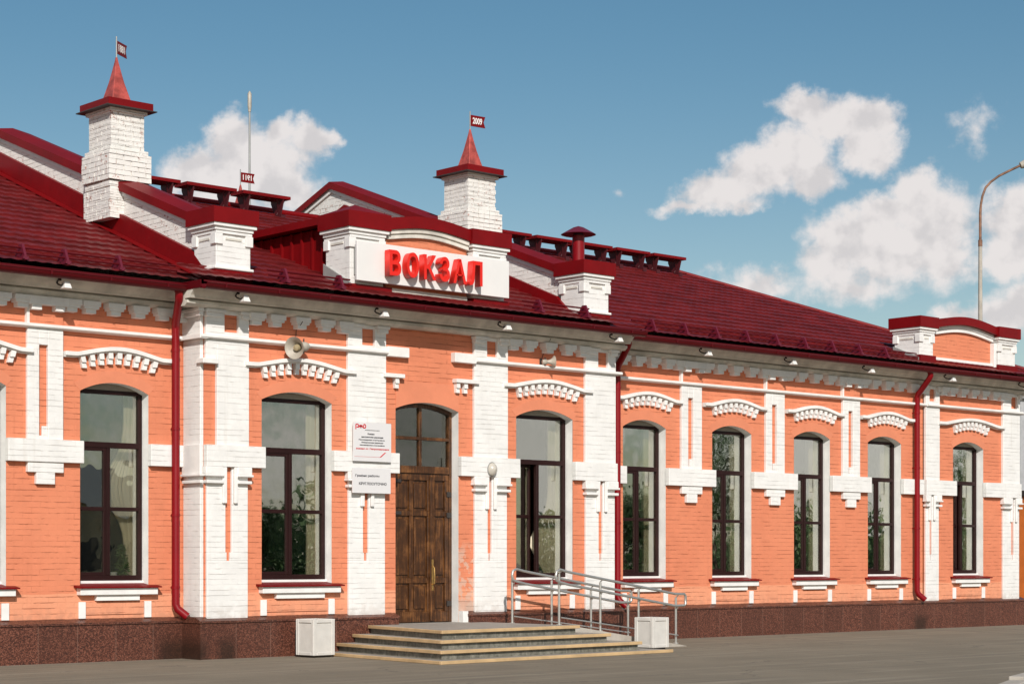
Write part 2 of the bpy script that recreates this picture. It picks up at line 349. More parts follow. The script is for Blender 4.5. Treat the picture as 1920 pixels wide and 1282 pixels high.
    mp = t.add('ShaderNodeMapping'); mp.inputs['Scale'].default_value = (.12, 3.2, 1); t.l.new(c.outputs['Position'], mp.inputs[0]); n3 = t.noise(mp.outputs[0], 1.4, 6, .65)
    n4 = t.noise(c.outputs['Position'], 30, 4, .7)
    col = t.mix(t.ramp(n2.outputs[0], .3, .7), (.180, .148, .104), (.225, .186, .132))
    col = t.mix(t.m('MULTIPLY', t.ramp(n3.outputs[0], .52, .66), .55), col, (.33, .285, .22))
    col = t.mix(t.m('MULTIPLY', t.ramp(n3.outputs[0], .47, .34), .45), col, (.115, .10, .082))
    col = t.mix(t.m('MULTIPLY', t.ramp(n.outputs[0], .45, .6), .40), col, (.10, .085, .065))
    col = t.mix(t.m('MULTIPLY', t.ramp(n4.outputs[0], .5, .75), .2), col, (.32, .28, .22))
    gs = t.add('ShaderNodeSeparateXYZ'); t.l.new(c.outputs['Position'], gs.inputs[0]); inb = t.m('MULTIPLY', t.m('GREATER_THAN', gs.outputs[0], -4.2), t.m('LESS_THAN', gs.outputs[0], 4.33)); dw = t.m('SUBTRACT', t.m('MULTIPLY', gs.outputs[1], -1), t.m('ADD', .12, t.m('MULTIPLY', inb, .48)))
    dust = t.m('MULTIPLY', t.ramp(t.m('ADD', dw, t.m('MULTIPLY', n4.outputs[0], .10)), .17, .06), t.m('GREATER_THAN', dw, 0)); col = t.mix(t.m('MULTIPLY', dust, .7), col, (.40, .35, .27))
    vo = t.add('ShaderNodeTexVoronoi'); vo.feature = 'DISTANCE_TO_EDGE'; vo.inputs['Scale'].default_value = .35; wv_ = t.add('ShaderNodeVectorMath', operation='ADD'); nn = t.noise(c.outputs['Position'], 1.3, 5, .7); t.l.new(c.outputs['Position'], wv_.inputs[0]); t.l.new(nn.outputs['Color'], wv_.inputs[1]); t.l.new(wv_.outputs[0], vo.inputs['Vector'])
    ck = t.m('MULTIPLY', t.ramp(vo.outputs[0], .012, .002), t.ramp(n2.outputs[0], .45, .6)); col = t.mix(t.m('MULTIPLY', ck, .6), col, (.06, .052, .042))
    t.l.new(col, p.inputs['Base Color']); p.inputs['Roughness'].default_value = .9
    b = t.add('ShaderNodeBump'); b.inputs['Distance'].default_value = .004; b.inputs['Strength'].default_value = .6; t.l.new(n.outputs[0], b.inputs['Height']); t.l.new(b.outputs[0], p.inputs['Normal'])
    M['asphalt'] = m
    # window glass: reflects the street, lets the room be seen
    m = bpy.data.materials.new('window_glass'); m.use_nodes = True; t = NT(m.node_tree); t.n.clear()
    o = t.add('ShaderNodeOutputMaterial'); mx = t.add('ShaderNodeMixShader'); tr = t.add('ShaderNodeBsdfTransparent'); gl = t.add('ShaderNodeBsdfGlossy')
    tr.inputs[0].default_value = (.86, .86, .81, 1); gl.inputs['Color'].default_value = (.92, .95, .9, 1); gl.inputs['Roughness'].default_value = .012
    lw = t.add('ShaderNodeLayerWeight'); lw.inputs[0].default_value = .5
    c = t.add('ShaderNodeNewGeometry'); n = t.noise(c.outputs['Position'], 1.7, 2, .5); b = t.add('ShaderNodeBump'); b.inputs['Distance'].default_value = .010; b.inputs['Strength'].default_value = .5
    t.l.new(n.outputs[0], b.inputs['Height']); t.l.new(b.outputs[0], gl.inputs['Normal'])
    t.l.new(t.ramp(lw.outputs['Facing'], 0, 1, .19, .98), mx.inputs[0]); t.l.new(tr.outputs[0], mx.inputs[1]); t.l.new(gl.outputs[0], mx.inputs[2]); t.l.new(mx.outputs[0], o.inputs[0])
    M['glass'] = m; M['dimglass'] = m.copy(); [x for x in M['dimglass'].node_tree.nodes if x.type == 'MAP_RANGE'][0].inputs[4].default_value = .32; [x for x in M['dimglass'].node_tree.nodes if x.type == 'MAP_RANGE'][0].inputs[3].default_value = .05  # door copy reflects less, standing in for the dark reflection on its panes
special()

def text_mesh(body, size, mt, extrude=.002, offset=0., align='LEFT', mirror=False, fit=None, shear=0.):
    """flat or raised lettering standing in the u-z plane, facing outward"""
    cu = bpy.data.curves.new('lettering', 'FONT'); cu.body = body; cu.size = size; cu.extrude = extrude; cu.offset = offset; cu.align_x = align; cu.shear = shear; cu.resolution_u = 4
    o = bpy.data.objects.new('tmp', cu); COL.objects.link(o); bpy.context.view_layer.update()
    me = bpy.data.meshes.new_from_object(o.evaluated_get(bpy.context.evaluated_depsgraph_get())); bpy.data.objects.remove(o); bpy.data.curves.remove(cu)
    if fit:
        xs = [v.co.x for v in me.vertices]; ys = [v.co.y for v in me.vertices]
        x0, x1, y0, y1 = min(xs), max(xs), min(ys), max(ys)
        for v in me.vertices: v.co.x = (v.co.x-x0)/(x1-x0)*fit[0]; v.co.y = (v.co.y-y0)/(y1-y0)*fit[1]
    if mirror:
        for v in me.vertices: v.co.x *= -1
        me.flip_normals()
    me.transform(Matrix.Rotation(rad(90), 4, 'X'))
    me.materials.clear(); me.materials.append(mt); return me

# ------------------------------------------------------------------ ground
g = MB(); g.quad((-400, 900, 0), (900, 900, 0), (900, -900, 0), (-400, -900, 0))
tag(link('asphalt_ground', g.mesh('asphalt_ground', M['asphalt'])), 'brown grey worn asphalt forecourt in front of the station', None, kind='structure')

# ------------------------------------------------------------------ the station
B = thing('station_building', 'long single-storey orange and white brick railway station with red roof', 'railway station')
BW = .48                                      # how far the central bay stands out
ZB, ZS, ZC = 1.12, 3.75, 3.885                # window opening: bottom, springing, crown
def arc(a, b, zs, zc, n=12):
    h = (b-a)/2; r = zc-zs; R = (h*h+r*r)/(2*r); c = zc-R
    return [(a+(b-a)*k/n, c+math.sqrt(max(R*R-((a+(b-a)*k/n)-(a+b)/2)**2, 0))) for k in range(n+1)]
WINGL = [(-10.19, -9.10), (-7.98, -6.89), (-5.77, -4.68)]
BAYW = [(-3.07, -1.80), (1.95, 3.23)]
DOOR = (-.57, .71)
WINGR = [(4.92, 6.01), (7.25, 8.34), (9.58, 10.67), (11.87, 12.96)]
ENDW = [(14.73, 15.82)]
def wall(u0, u1, w, ops, z0=.3, z1=5.2, sides=()):
    mb = MB(); ops = sorted(ops); cur = u0
    for (a, b, zb, zs, zc) in ops:
        mb.quad((cur, w, z0), (a, w, z0), (a, w, z1), (cur, w, z1)); cur = b
        if zb > z0: mb.quad((a, w, z0), (b, w, z0), (b, w, zb), (a, w, zb))
        p = arc(a, b, zs, zc)
        for k in range(len(p)-1): mb.quad((p[k][0], w, p[k][1]), (p[k+1][0], w, p[k+1][1]), (p[k+1][0], w, z1), (p[k][0], w, z1))
    mb.quad((cur, w, z0), (u1, w, z0), (u1, w, z1), (cur, w, z1))
    for (u, wb) in sides: mb.quad((u, w, z0), (u, wb, z0), (u, wb, z1), (u, w, z1))
    return part('wall', mb, M['orange'], B)
op = lambda l: [(a, b, ZB-.06, ZS, ZC) for a, b in l]
wall(-13, -4.06, 0, op(WINGL), sides=[(-13, -11.5)])
wall(-4.06, 4.20, BW, op(BAYW)+[(DOOR[0], DOOR[1], .3, ZS, ZC-.02)], sides=[(-4.06, -.6), (4.20, -.6)])
wall(4.20, 13.70, 0, op(WINGR))
wall(13.70, 17.12, .02, op(ENDW), sides=[(17.12, -11.5)])
mb = MB(); mb.quad((-13, -11.5, 0), (17.12, -11.5, 0), (17.12, -11.5, 5.2), (-13, -11.5, 5.2)); part('wall', mb, M['orange'], B)
# dim rooms behind the glass
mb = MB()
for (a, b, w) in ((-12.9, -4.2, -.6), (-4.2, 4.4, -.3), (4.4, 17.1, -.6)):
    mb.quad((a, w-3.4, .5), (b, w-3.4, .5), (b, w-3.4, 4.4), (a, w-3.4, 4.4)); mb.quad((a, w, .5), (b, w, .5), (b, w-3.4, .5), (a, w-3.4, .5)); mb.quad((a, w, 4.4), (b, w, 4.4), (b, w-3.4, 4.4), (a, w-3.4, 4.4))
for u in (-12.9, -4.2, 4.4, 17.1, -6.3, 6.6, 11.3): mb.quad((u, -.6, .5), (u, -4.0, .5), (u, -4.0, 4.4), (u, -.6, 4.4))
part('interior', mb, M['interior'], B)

# windows: the mesh of the part is the brown frame
M['curtain'] = mat('cream_curtain', (.76, .69, .56), .85)
def build_window(wd, name='window', sash_open=0., drape=0):
    """origin at the outer face of the wall, left edge of the opening, z = 0"""
    fw = -.17; f = MB(); h = .055
    f.box(.0, h, fw-.07, fw, ZB, ZS+.05); f.box(wd-h, wd, fw-.07, fw, ZB, ZS+.05)
    f.box(h, wd-h, fw-.07, fw, ZB, ZB+.075)
    a = arc(0, wd, ZS+.0, ZC)
    f.box(h, wd-h, fw-.07, fw-.002, ZS-.012, ZS+.05)
    f.box(h, wd-h, fw-.068, fw+.004, 2.985, 3.065)
    m0 = wd*.5
    f.box(m0-.028, m0+.028, fw-.066, fw+.002, ZB+.075, 2.985)
    f.box(m0+.028, wd-h, fw-.064, fw-.002, 2.10, 2.155)
    me = f.mesh('window_frame', M['frame'], .004)
    root = link(name, me, B)
    q_ = MB(); q_.ribbon([(p[0], max(p[1], ZS+.05)+.012) for p in a], [(p[0], ZS+.045) for p in a], fw-.08, fw+.01); part('head_infill', q_, M['infill'], root)
    def ch(nm, b_, m_, bev=0, loc=None):
        return part(nm, b_, m_, root, bev, loc=loc)
    for (u0, u1, z0, z1) in ((h, wd-h, 3.065, ZS-.012), (m0+.028, wd-h, 2.155, 2.985), (m0+.028, wd-h, ZB+.075, 2.10)):
        p = MB(); p.box(u0, u1, fw-.045, fw-.039, z0, z1); ch('pane', p, M['glass'])
    # left casement, hinged at its left side, with a pane either side of its glazing bar
    s = MB(); x0, x1 = 0, m0-.028-h; zb_, zt = ZB+.075-3, 2.985-3
    if True:
        t_ = .045
        s.box(x0, x0+t_, -.05, .0, zb_, zt); s.box(x1-t_, x1, -.05, .0, zb_, zt); s.box(x0+t_, x1-t_, -.05, 0, zb_, zb_+t_); s.box(x0+t_, x1-t_, -.05, 0, zt-t_, zt); s.box(x0+t_, x1-t_, -.048, -.002, 2.10-3, 2.155-3)
    cas = part('casement', s, M['frame'], root, .003); cas.location = (h, -(fw-.008), 3)
    for (z0, z1) in ((zb_+.045, -.9), (2.155-3, zt-.045)):
        p = MB(); p.box(x0+.045, x1-.045, -.03, -.024, z0, z1); part('casement_pane', p, M['glass'], cas)
    # (flattened below: no deeper than thing > part > sub-part)
    if sash_open: cas.rotation_euler = (0, 0, sash_open)
    # plastered reveal: white outside the frame, cream inside
    r = MB()
    r.quad((0, 0, ZB-.06), (0, fw, ZB-.06), (0, fw, ZS), (0, 0, ZS)); r.quad((wd, 0, ZB-.06), (wd, fw, ZB-.06), (wd, fw, ZS), (wd, 0, ZS))
    for k in range(len(a)-1): r.quad((a[k][0], 0, a[k][1]), (a[k+1][0], 0, a[k+1][1]), (a[k+1][0], fw, a[k+1][1]), (a[k][0], fw, a[k][1]))
    r.box(0, wd, fw-.03, fw+.03, ZB-.06, ZB)
    ch('reveal', r, M['white_plain'])
    r = MB(); q = fw-.07
    r.quad((wd-.01, q, ZB), (wd+.0, q-.38, ZB), (wd+.0, q-.38, ZS+.1), (wd-.01, q, ZS+.1)); r.quad((.01, q, ZB), (-.10, q-.38, ZB), (-.10, q-.38, ZS+.1), (.01, q, ZS+.1))
    r.quad((0, q, ZB-.01), (wd, q, ZB-.01), (wd+.1, q-.38, ZB-.01), (-.1, q-.38, ZB-.01)); r.quad((0, q, ZS+.1), (wd, q, ZS+.1), (wd+.1, q-.38, ZS+.1), (-.1, q-.38, ZS+.1))
    ch('inner_reveal', r, M['cream'])
    # curtain gathered at the right side of the room
    c_ = MB(); nu_, nz_ = 26, 16; gi = []
    for iz in range(nz_+1):
        z = ZB+.02+(ZS-.02-ZB)*iz/nz_; lead = wd*(.85 if not drape else .85-.34*math.exp(-((z-drape)/.42)**2))
        gi.append([c_.P(lead+(wd-.015-lead)*iu/nu_, q-.16+.022*math.sin(iu*1.9+z*.8), z) for iu in range(nu_+1)])
    for iz in range(nz_):
        for iu in range(nu_): c_.f.append([gi[iz][iu], gi[iz][iu+1], gi[iz+1][iu+1], gi[iz+1][iu]])
    c_.smooth = True; ch('curtain', c_, M['curtain'])
    # sheet metal sill on a white brick ledge
    s = MB()
    s.prism([(fw+.03, 1.085), (.155, 1.040), (.155, 1.022), (fw+.03, 1.062)], 'u', -.02, wd+.02)
    s.prism([(.0, 1.062), (.155, 1.040), (.155, 1.022), (.0, 1.030)], 'u', wd+.02, wd+.13); s.prism([(.0, 1.062), (.155, 1.040), (.155, 1.022), (.0, 1.030)], 'u', -.10, -.02)
    ch('sill', s, M['red'])
    s = MB(); s.box(-.055, wd+.09, 0, .115, .925, 1.022); ch('sill_ledge', s, M['white_plain'], .006)
    s = MB(); s.box(.22, wd-.18, 0, .07, .845, .925); s.box(-.03, .075, 0, .03, .60, .83); s.box(wd-.075, wd+.035, 0, .03, .60, .83); ch('apron', s, M['white_plain'], .004)
    s = MB(); s.box(.085, wd-.085, 0, .018, .655, .83); ch('apron_panel', s, M['orange'])
    return root
def copy_part(o, parent):
    c = o.copy(); COL.objects.link(c); c.parent = parent
    for ch in o.children: copy_part(ch, c)
    return c
def flatten(root):
    for c in list(root.children):
        for g_ in list(c.children):
            mw = c.matrix_basis @ g_.matrix_basis
            g_.parent = root; g_.matrix_basis = mw; g_.name = 'pane'
for wd, lst in ((1.09, WINGL+WINGR+ENDW), (1.275, BAYW)):
    closed = build_window(wd); flatten(closed); opened = build_window(wd, sash_open=rad(13 if wd > 1.2 else 9), drape=1.7 if wd > 1.2 else 0); flatten(opened)
    draped = build_window(wd, drape=2.45) if wd < 1.2 else None
    if draped: flatten(draped)
    used = set()
    for (a, b) in lst:
        is_open = (a in (1.95, 14.73)); src = opened if is_open else (draped if a == -5.77 else closed)
        o = src if src.name not in used else copy_part(src, B)
        used.add(src.name)
        o.location = (a, -(BW if wd > 1.2 else (.02 if a > 14 else 0)), 0)
        if is_open: o['label'] = 'window with its left casement standing ajar'

# door
d = DOOR; fw = BW-.16
fm = MB(); a = arc(d[0], d[1], ZS, ZC-.02)
fm.box(d[0], d[0]+.06, fw-.1, fw, .43, ZS+.02); fm.box(d[1]-.06, d[1], fw-.1, fw, .43, ZS+.02)
fm.ribbon([(p[0], p[1]+.01) for p in a], [(p[0], p[1]-.065) for p in a], fw-.1, fw-.002)
fm.box(d[0]+.06, d[1]-.06, fw-.1, fw+.02, 2.77, 2.88); fm.box(d[0]+.06, d[1]-.06, fw-.08, fw-.005, 3.29, 3.34); fm.box(.045, .095, fw-.08, fw-.008, 2.88, ZC-.06)
door = part('door', fm, M['wood'], B, .004)
for (u0, u1, z0, z1) in ((d[0]+.06, .045, 2.88, 3.29), (.095, d[1]-.06, 2.88, 3.29), (d[0]+.06, .045, 3.34, ZC-.04), (.095, d[1]-.06, 3.34, ZC-.04)):
    p = MB(); p.box(u0, u1, fw-.05, fw-.044, z0, z1); part('pane', p, M['dimglass'], door)
def leaf(u0, u1, cols):
    L = MB(); L.box(u0, u1, fw-.085, fw-.045, .435, 2.77)
    st = .075; zz = [(.435, .60), (1.045, 1.13), (2.10, 2.18), (2.66, 2.77)]
    for z0, z1 in zz: L.box(u0, u1, fw-.045, fw-.012, z0, z1)
    xs = [u0]+[u0+(u1-u0)*k/cols for k in range(1, cols)]+[u1]
    for i, x in enumerate(xs):
        a0 = x if i == 0 else (x-st/2 if i < len(xs)-1 else x-st)
        for (z0, z1) in ((.60, 1.045), (1.13, 2.10), (2.18, 2.66)): L.box(a0, a0+st, fw-.045, fw-.010, z0, z1)
    for i in range(cols):
        p0 = xs[i]+(st if i == 0 else st/2); p1 = xs[i+1]-(st if i == cols-1 else st/2)
        for (z0, z1) in ((.60, 1.045), (1.13, 2.10), (2.18, 2.66)):
            L.box(p0+.028, p1-.028, fw-.045, fw-.022, z0+.045, z1-.045)
    return part('door_leaf', L, M['wood'], door, .005)
leaf(d[0]+.06, .285, 2); leaf(.290, d[1]-.06, 1)
p = MB(); p.box(.262, .325, fw-.012, fw+.012, .45, 2.72); part('meeting_stile', p, M['wood'], door, .006)
p = MB(); p.box(.278, .315, fw+.012, fw+.018, .93, 1.42); p.tube([(.296, fw+.018, 1.02), (.296, fw+.06, 1.04), (.296, fw+.065, 1.15), (.296, fw+.055, 1.28), (.296, fw+.018, 1.32)], .011, 8); part('handle', p, M['brass'], door)
for z in (2.64, 2.14): p = MB(); p.box(d[0]+.01, d[0]+.24, fw-.008, fw+.004, z-.02, z+.03); part('hinge', p, M['iron'], door)
for z in (2.45, 2.12, .72): p = MB(); p.box(d[1]-.11, d[1]-.02, fw-.008, fw+.012, z-.04, z+.04); part('hinge', p, M['iron'], door)
p = MB(); p.quad((d[0], BW, .3), (d[0], fw-.1, .3), (d[0], fw-.1, ZS), (d[0], BW, ZS)); p.quad((d[1], BW, .3), (d[1], fw-.1, .3), (d[1], fw-.1, ZS), (d[1], BW, ZS))
for k in range(len(a)-1): p.quad((a[k][0], BW, a[k][1]), (a[k+1][0], BW, a[k+1][1]), (a[k+1][0], fw-.1, a[k+1][1]), (a[k][0], fw-.1, a[k][1]))
p.box(d[1]+.004, d[1]+.115, BW+.002, BW+.105, .42, .60)
part('reveal', p, M['white_plain'], door)

# plinth of granite slabs with a sloping ledge
def plinth(u0, u1, w, side=None):
    mb = MB(); mb.box(u0, u1, w-.5, w, 0, .515); part('plinth', mb, M['granite'], B)
    mb = MB(); mb.prism([(w-.5, .60), (w-.13, .60), (w+.02, .545), (w+.02, .517), (w-.5, .517)], 'u', u0-.015, u1+.015); part('plinth_ledge', mb, M['granite'], B)
plinth(-13, -4.19, .12); plinth(-4.195, -.60, BW+.12); plinth(.83, 4.32, BW+.12); plinth(4.35, 17.27, .12)

# pilasters and bands
TH = .06
def boxes(name, lst, m=M['white'], bevel=.006):
    mb = MB()
    for b_ in lst: mb.box(*b_)
    return part(name, mb, m, B, bevel)
def wing_pilaster(u0, u1, w=0, left_gap=.0):
    c = (u0+u1)/2; s0, s1 = c-.095, c+.040
    boxes('pilaster', [(u0, s0, w, w+TH, 3.05, 4.55), (s1, u1, w, w+TH, 3.05, 4.55), (s0, s1, w, w+TH, 4.33, 4.55), (s0, s1, w, w+TH-.012, 3.05, 3.10), (s0+.055, s1, w, w+TH-.02, 3.10, 3.23)])
    mb = MB(); mb.box(u0-.012, u0+.03, w, w+TH, 4.61, 4.90); part('pilaster', mb, M['white_plain'], B)
    mb = MB(); mb.box(u0+.03, u1, w, w+TH-.01, 4.61, 4.90); part('pilaster_head', mb, M['orange'], B)
    boxes('frieze_block', [(u0-.02, u1+.02, w, w+.17, 4.86, 4.978), (u0+.02, u0+.17, w, w+.15, 4.79, 4.86), (u1-.17, u1-.02, w, w+.15, 4.79, 4.86)], M['white_plain'])
    boxes('pendant', [(u0, u1, w, w+TH+.012, 2.60, 2.74), (c-.14, c+.14, w, w+TH+.008, 2.44, 2.60)])
for c in (-10.75, -8.54, -6.33, 6.64, 8.97, 11.28): wing_pilaster(c-.27, c+.27)
def slot_pilaster(u0, u1, w, s0, s1, side_u=None, stripe=None, corner=False):
    """tall pilaster of the projecting parts: square niche above, two colonnettes with a slot below"""
    n0, n1 = s0-.03, s1+.10; s0 -= .005; s1 -= .01
    L = []
    if stripe: L += [(u0, stripe, w, w+TH, 4.27, 4.55), (stripe, u1, w, w+TH, 3.05, 4.55)]
    else: L += [(u0, u1, w, w+TH, 3.05, 4.55)]
    L += [(u0, n0, w, w+TH, 4.61, 4.978), (n1, u1, w, w+TH, 4.61, 4.978), (n0, n1, w, w+TH, 4.61, 4.67), (n0, n1, w, w+TH, 4.92, 4.978)]
    L += [(u0+.02, s0, w, w+.045, 1.52, 2.74), (s1, u1-.01, w, w+.045, 1.52, 2.74), (u0+.02, u1-.01, w, w+.045, .56, 1.40), (u0+.02, s0+.02, w, w+.045, 1.40, 1.52), (s1-.025, u1-.01, w, w+.045, 1.40, 1.52)]
    boxes('pilaster', L)
    for C in ([(u0-.04, s0-.07, w, w+.125, 2.60, 2.635), (u0-.03, s0-.07, w, w+.10, 2.635, 2.74), (s0-.07, s0, w, w+.09, 2.22, 2.74)], [(u0-.02, s0-.0705, w, w+.115, 2.50, 2.545)],
              [(s1+.07, u1+.04, w, w+.125, 2.60, 2.635), (s1+.07, u1+.03, w, w+.10, 2.635, 2.74), (s1+.02, s1+.08, w, w+.09, 2.22, 2.74)], [(s1+.0705, u1+.02, w, w+.115, 2.50, 2.545)],
              [(u0-.03, n0, w, w+.13, 4.93, 4.976), (u0-.015, n0-.04, w, w+.105, 4.87, 4.93)], [(n1, u1+.03, w, w+.13, 4.93, 4.976), (n1+.04, u1+.015, w, w+.105, 4.87, 4.93)]): boxes('pilaster_moulding', C, M['white_plain'], .008)
slot_pilaster(-4.06, -3.33, BW, -3.72, -3.61, stripe=-3.88)
slot_pilaster(-1.53, -.80, BW, -1.23, -1.12)
slot_pilaster(1.0, 1.72, BW, 1.30, 1.39)
slot_pilaster(3.48, 4.20, BW, 3.81, 3.91)
slot_pilaster(13.70, 14.18, .02, 13.86, 13.94)
slot_pilaster(16.48, 17.12, .02, 16.82, 16.92)
boxes('pilaster_moulding', [(-4.16, -3.90, BW-.05, BW+.13, 4.20, 4.27)], M['white_plain'])
# left-facing return of the central bay
boxes('pilaster', [(-4.12, -4.061, .03, BW-.012, .57, 4.55), (-4.12, -4.061, .0, BW-.012, 4.61, 4.98)])
for C in ([(-4.19, -4.12, .06, BW+.09, 2.60, 2.635), (-4.165, -4.12, .06, BW+.05, 2.635, 3.05)], [(-4.175, -4.12, .08, BW+.08, 2.50, 2.545)], [(-4.22, -4.12, .0, BW+.1, 4.93, 4.98), (-4.19, -4.12, .0, BW+.08, 4.87, 4.93)]): boxes('pilaster_moulding', C, M['white_plain'])
BT = .095
def band(u0, u1, w=0): boxes('wall_band', [(u0-.012, u1+.012, w, w+BT, 2.74, 3.05)])
L = [-12.9]+[x for p_ in WINGL for x in p_]+[-4.13]
for i in range(0, len(L), 2): band(L[i], L[i+1])
for a_0, b_0 in ((-4.06, -3.07), (-1.80, -.57), (.71, 1.95), (3.23, 4.20)): band(a_0, b_0, BW)
L = [4.25]+[x for p_ in WINGR for x in p_]+[13.62]
for i in range(0, len(L), 2): band(L[i], L[i+1])
band(13.70, 14.73, .02); band(15.82, 17.12, .02)
# string course under the frieze
def moulding(name, u0, u1, w, z0, z1, dep, taper=.03):
    mb = MB(); mb.prism([(w, z0), (w+dep-taper, z0+.004), (w+dep, z0+.02), (w+dep, z1-.012), (w+dep-.015, z1), (w, z1)], 'u', u0, u1); return part(name, mb, M['white_plain'], B)
moulding('string_course', -13, -4.10, 0, 4.55, 4.61, .115); moulding('string_course', -4.19, -.80, BW, 4.55, 4.61, .125)
moulding('string_course', 1.0, 4.30, BW, 4.55, 4.61, .125); moulding('string_course', 4.23, 13.70, 0, 4.55, 4.61, .115); moulding('string_course', 13.70, 17.24, .02, 4.55, 4.61, .125)
mb = MB(); mb.box(-4.20, -4.062, .0, BW+.11, 4.552, 4.608); part('string_course', mb, M['white_plain'], B)
boxes('string_course', [(-.80, -.38, BW, BW+.11, 4.53, 4.68)], M['white_plain']); boxes('string_course', [(.55, 1.0, BW, BW+.11, 4.53, 4.68)], M['white_plain'])

# hoods over the windows: a curved moulding with a row of small stepped teeth
def hood_curve(a, b, rise=.11, z=4.27, n=28):
    out = []
    for k in range(n+1):
        t = k/n; x = a+(b-a)*t; s_ = (t-.10)/.80; e = 0 if s_ < 0 or s_ > 1 else math.sin(math.pi*s_)**1.15
        out.append((x, z+rise*e))
    return out
def tooth(mb, u, z, w, lean):
    for (dz, hh, dd) in ((0, .085, .085), (.085, .075, .06)):
        c = u+lean*dz; mb.prism([(c-.036, z-dz), (c+.036, z-dz), (c+.036+lean*hh, z-dz-hh), (c-.036+lean*hh, z-dz-hh)], 'w', w, w+dd)
def hood(c, w, half, nteeth, th):
    a, b = c-half, c+half
    h = MB(); cu = hood_curve(a, b); h.ribbon(cu, [(x, z-.058) for x, z in cu], w, w+.115); h.ribbon([(x, z-.058) for x, z in cu], [(x, z-.078) for x, z in cu], w, w+.075)
    o = part('window_hood', h, M['white_plain'], B, .004)
    for k in range(nteeth):
        t = (k+.5)/nteeth*2-1; u = c+t*th; z = 4.27+.11*max(0, math.cos(t*math.pi/2*.92))**1.1-.079
        m_ = MB(); tooth(m_, u, z, w, -t*.32); part('tooth', m_, M['white_plain'], o, .003)
for a, b in WINGL+WINGR: hood((a+b)/2+.04, 0, .86, 9, .66)
for a, b in BAYW: hood((a+b)/2+.03, BW, 1.0, 10, .74)
hood(15.32, .02, 1.18, 9, .66)
def frag(u0, u1, teeth, w=BW):
    h = MB(); h.box(u0, u1, w, w+.115, 4.21, 4.27); o = part('window_hood', h, M['white_plain'], B, .004)
    for u in teeth: m_ = MB(); tooth(m_, u, 4.21, w, .1); part('tooth', m_, M['white_plain'], o, .003)
frag(-.86, -.47, [-.60]); frag(.58, 1.06, [.64, .80])
# smooth rendered arches above the openings
def arch_band(a, b, w, zt=.17):
    c = arc(a, b, ZS, ZC, 14); top = arc(a-.10, b+.10, ZS+.10, ZC+zt, 14)
    mb = MB(); mb.ribbon(top, [(x, z) for x, z in c], w, w+.003); part('arch_band', mb, M['orange_plain'], B)
for a, b in WINGL+WINGR: arch_band(a, b, 0)
arch_band(*ENDW[0], .02)
for a, b in BAYW: arch_band(a, b, BW)
# above the door the plaster runs up wide and smooth
mb = MB(); c = arc(d[0], d[1], ZS, ZC-.02, 14); top = [(x, 4.18) for x, z in arc(d[0], d[1], ZS, ZC, 14)]; mb.ribbon(top, c, BW, BW+.006); part('arch_band', mb, M['orange_plain'], B)

# cornice, corbels
CP = [(0, 4.98), (.12, 4.98), (.175, 5.02), (.175, 5.058), (.11, 5.062), (.11, 5.082), (.25, 5.085), (.27, 5.12), (.40, 5.255), (.40, 5.30), (0, 5.30)]
def cornice(u0, u1, w):
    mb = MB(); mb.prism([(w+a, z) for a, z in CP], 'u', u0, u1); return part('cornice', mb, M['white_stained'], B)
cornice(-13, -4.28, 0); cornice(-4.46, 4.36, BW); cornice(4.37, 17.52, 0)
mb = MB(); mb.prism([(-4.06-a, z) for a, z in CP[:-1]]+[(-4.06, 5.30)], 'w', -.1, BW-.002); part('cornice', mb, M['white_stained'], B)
cb = MB()
for (hw, dd, z0, z1) in ((.135, .165, 4.905, 4.978), (.115, .15, 4.87, 4.905), (.08, .125, 4.81, 4.87)): cb.box(-hw, hw, 0, dd, z0, z1)
cbm = cb.mesh('corbel', M['white_plain'], .004)
def corbels(u0, u1, w, n, ends=True):
    st = (u1-u0)/(n+1)
    for k in range(0 if ends else 1, n+2 if ends else n+1):
        u = u0+st*k
        if k == 0: u += .10
        if k == n+1: u -= .10
        link('corbel', cbm, B, (u, w, 0))
P = [-10.75, -8.54, -6.33]
corbels(-12.9, -11.02, 0, 4); corbels(-10.48, -8.81, 0, 3); corbels(-8.27, -6.60, 0, 3); corbels(-6.06, -4.10, 0, 4)
corbels(-3.33, -1.53, BW, 3); corbels(1.72, 3.48, BW, 3); corbels(4.45, 6.37, 0, 4); corbels(6.91, 8.70, 0, 3); corbels(9.24, 11.01, 0, 3); corbels(11.55, 13.66, 0, 4); corbels(14.18, 16.48, .02, 5)

